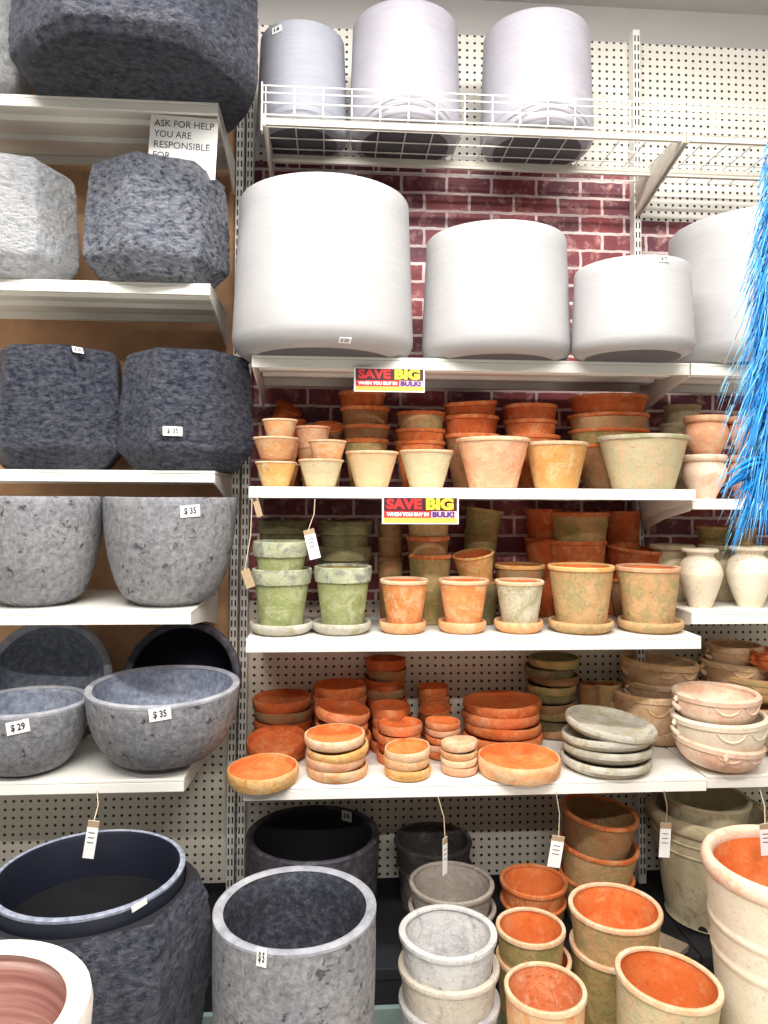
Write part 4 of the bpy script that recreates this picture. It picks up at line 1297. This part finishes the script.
hang_tag('white paper tag on string above the second green pot', 312, 529, 559, 11, 2.0175, -14, (315, 499))
hang_tag('brown card tag at shelf end beside the leftmost green pot', 248, 569, 588, 9, 2.0175, -20, (252, 499), 'kraft')
hang_tag('small brown tag hanging just under the shelf at left end', 258, 501, 517, 6, 2.0175, -16, (256, 498), 'kraft')
hang_tag('narrow tag hanging over the taupe cement pot', 445, 838, 874, 8, 1.977, 0, (438, 797), 'paper', 50)
hang_tag('white tag hanging left of the brown pot stack', 556, 836, 867, 13, 1.977, 10, (556, 792))
hang_tag('narrow white tag hanging inside the floor planter at far left', 91, 821, 858, 11, 1.76, 8, (97, 790), top_y=1.898)
hang_tag('white tag on the front of the rear putty planter', 665, 823, 857, 11, 2.035, 4, (664, 790), top_y=1.978)
hang_tag('white tag cut by the right edge over cream planter', 766, 824, 855, 12, 1.80, -3, (760, 790), top_y=1.988)

# ----------------------------------------------------------- odds and ends
cb = PZ(366, 1003, 0.05)
b = MB().prism([(-0.05, -0.03), (0.05, -0.03), (0.055, 0.03), (-0.05, 0.035)], 2, 0, 0.05).build('brick_piece', 'orange', bevel=0.004)
b.location = (cb.x, cb.y, 0.0); b.rotation_euler = (0, 0, 0.5)
tag(b, 'orange brick piece on floor beside the tall grey planter', 'brick')
cb = PZ(222, 990, 0.04)
bx = empty('cardboard_box', (cb.x, cb.y, 0), 'pale cardboard box edge on the floor behind grey planter', 'box')
MB().box((-0.07, -0.05, 0), (0.05, 0.06, 0.07)).build('carton', 'kraft', bx, bevel=0.002)
MB().prism([(0.0, 0.0), (0.06, 0.012), (0.06, 0.014), (0.0, 0.002)], 1, -0.05, 0.05).build('flap', 'paper', bx, loc=(0.05, 0, 0.066))
cb = PZ(664, 940, ZDK + 0.02)
pl = MB().box((-0.10, -0.035, 0), (0.10, 0.035, 0.02)).build('wooden_plank', 'wood', bevel=0.003)
pl.location = (cb.x - 0.03, 2.10, ZDK + 0.0005); pl.rotation_euler = (0, 0, -0.9)
tag(pl, 'weathered plank on the black base behind the orange-mouthed pots', 'plank')


def crumple():
    bm = bmesh.new()
    bmesh.ops.create_icosphere(bm, subdivisions=4, radius=0.07)
    for v in bm.verts:
        n = noise.noise(v.co * 22) * 0.03 + noise.noise(v.co * 60) * 0.012
        v.co += v.co.normalized() * n
        v.co.z = max(-0.03, v.co.z * 0.45)
    me = bpy.data.meshes.new('crumpled_wrap'); bm.to_mesh(me); bm.free()
    return link('crumpled_wrap', me, None, ['paper'])


cw = crumple(); p = PZ(640, 1018, 0.0)
cw.location = (p.x + 0.06, p.y + 0.02, 0.031)
tag(cw, 'crumpled pale wrapping on floor beside the cream planter', 'wrapping')


# blue feathers hanging at the right edge, close to the camera
def feathers():
    r = random.Random(3)
    Yf = 1.15
    top, bot = P(786, 110, Yf), P(775, 480, Yf)
    t = empty('feather_boa', bot, 'bright blue feather boa hanging at the right picture edge', 'decoration')
    core = [top.lerp(bot, q / 10) + Vector((0.006 * math.sin(q * 1.7), 0, 0)) - bot for q in range(11)]
    MB().tube(core, 0.006, 8).build('cord', 'blue', t, smooth=True)
    def tuft(n, lmin, lmax, rad, spread):
        mb = MB()
        for i in range(n):
            q = r.random()
            p = top.lerp(bot, q) - bot
            a = r.uniform(0, 6.2832)
            L = r.uniform(lmin, lmax) * (0.65 + 0.5 * min(1, q * 2.2))
            d = Vector((math.cos(a), math.sin(a) * 0.8, 0)) * spread
            pts = []
            for j in range(6):
                s = j / 5
                pts.append(p + d * L * (0.85 * s) + Vector((0, 0, -L * (0.25 * s + 0.75 * s * s))) + Vector((r.uniform(-1, 1), r.uniform(-1, 1), r.uniform(-1, 1))) * 0.002 * s)
            mb.tube(pts, rad * r.uniform(0.6, 1.3), 4, lambda u: max(0.08, (0.35 + 1.1 * u) * (1 - u ** 4)))
        return mb
    tuft(1700, 0.05, 0.115, 0.0013, 0.65).build('feather_barbs', 'blue', t, smooth=True)
    lb = tuft(420, 0.09, 0.145, 0.0007, 0.75).build('feather_barbs', 'lightblue', t, smooth=True)
    lb['label'] = 'pale blue wispy outer barbs'
    # two pointed plumes at the bottom end
    mb = MB()
    for k in range(26):
        a = r.uniform(-0.25, 0.25); L = r.uniform(0.05, 0.085)
        base = Vector((0.0, r.uniform(-0.01, 0.01), r.uniform(-0.01, 0.03)))
        pts = [base + Vector((-L * s, a * L * s, 0.010 * math.sin(s * 3) - 0.02 * s * s)) for s in [j / 5 for j in range(6)]]
        mb.tube(pts, 0.0026, 5, lambda u: max(0.08, (0.5 + u) * (1 - u ** 3)))
    mb.build('end_plume', 'blue', t, smooth=True)


feathers()

# ------------------------------------------------------------------- light
w = bpy.data.worlds.new('store_ambient')
bpy.context.scene.world = w
w.use_nodes = True
bg = w.node_tree.nodes['Background']
bg.inputs['Color'].default_value = (1.0, 0.96, 0.92, 1)
bg.inputs['Strength'].default_value = 0.17


def fluorescent(x, y, sx, sy, e, tilt):
    l = bpy.data.lights.new('ceiling_light', 'AREA')
    l.shape = 'RECTANGLE'; l.size = sx; l.size_y = sy; l.energy = e
    l.color = (1.0, 0.97, 0.93)
    o = bpy.data.objects.new('ceiling_light', l)
    C.objects.link(o)
    o.location = (x, y, CEIL - 0.03)
    o.rotation_euler = (R_(tilt), 0, 0)
    return o


fluorescent(0.1, 1.2, 3.0, 0.14, 66, 0)
fluorescent(0.0, -0.1, 2.4, 0.14, 110, 8)
fluorescent(0.0, -2.0, 2.4, 0.14, 110, 0)  # unseen row added behind the camera as front fill

sc = bpy.context.scene
sc.view_settings.view_transform = 'Standard'
sc.view_settings.look = 'None'
sc.view_settings.gamma = 1.0
sc.view_settings.use_curve_mapping = False
sc.view_settings.exposure = 0.25
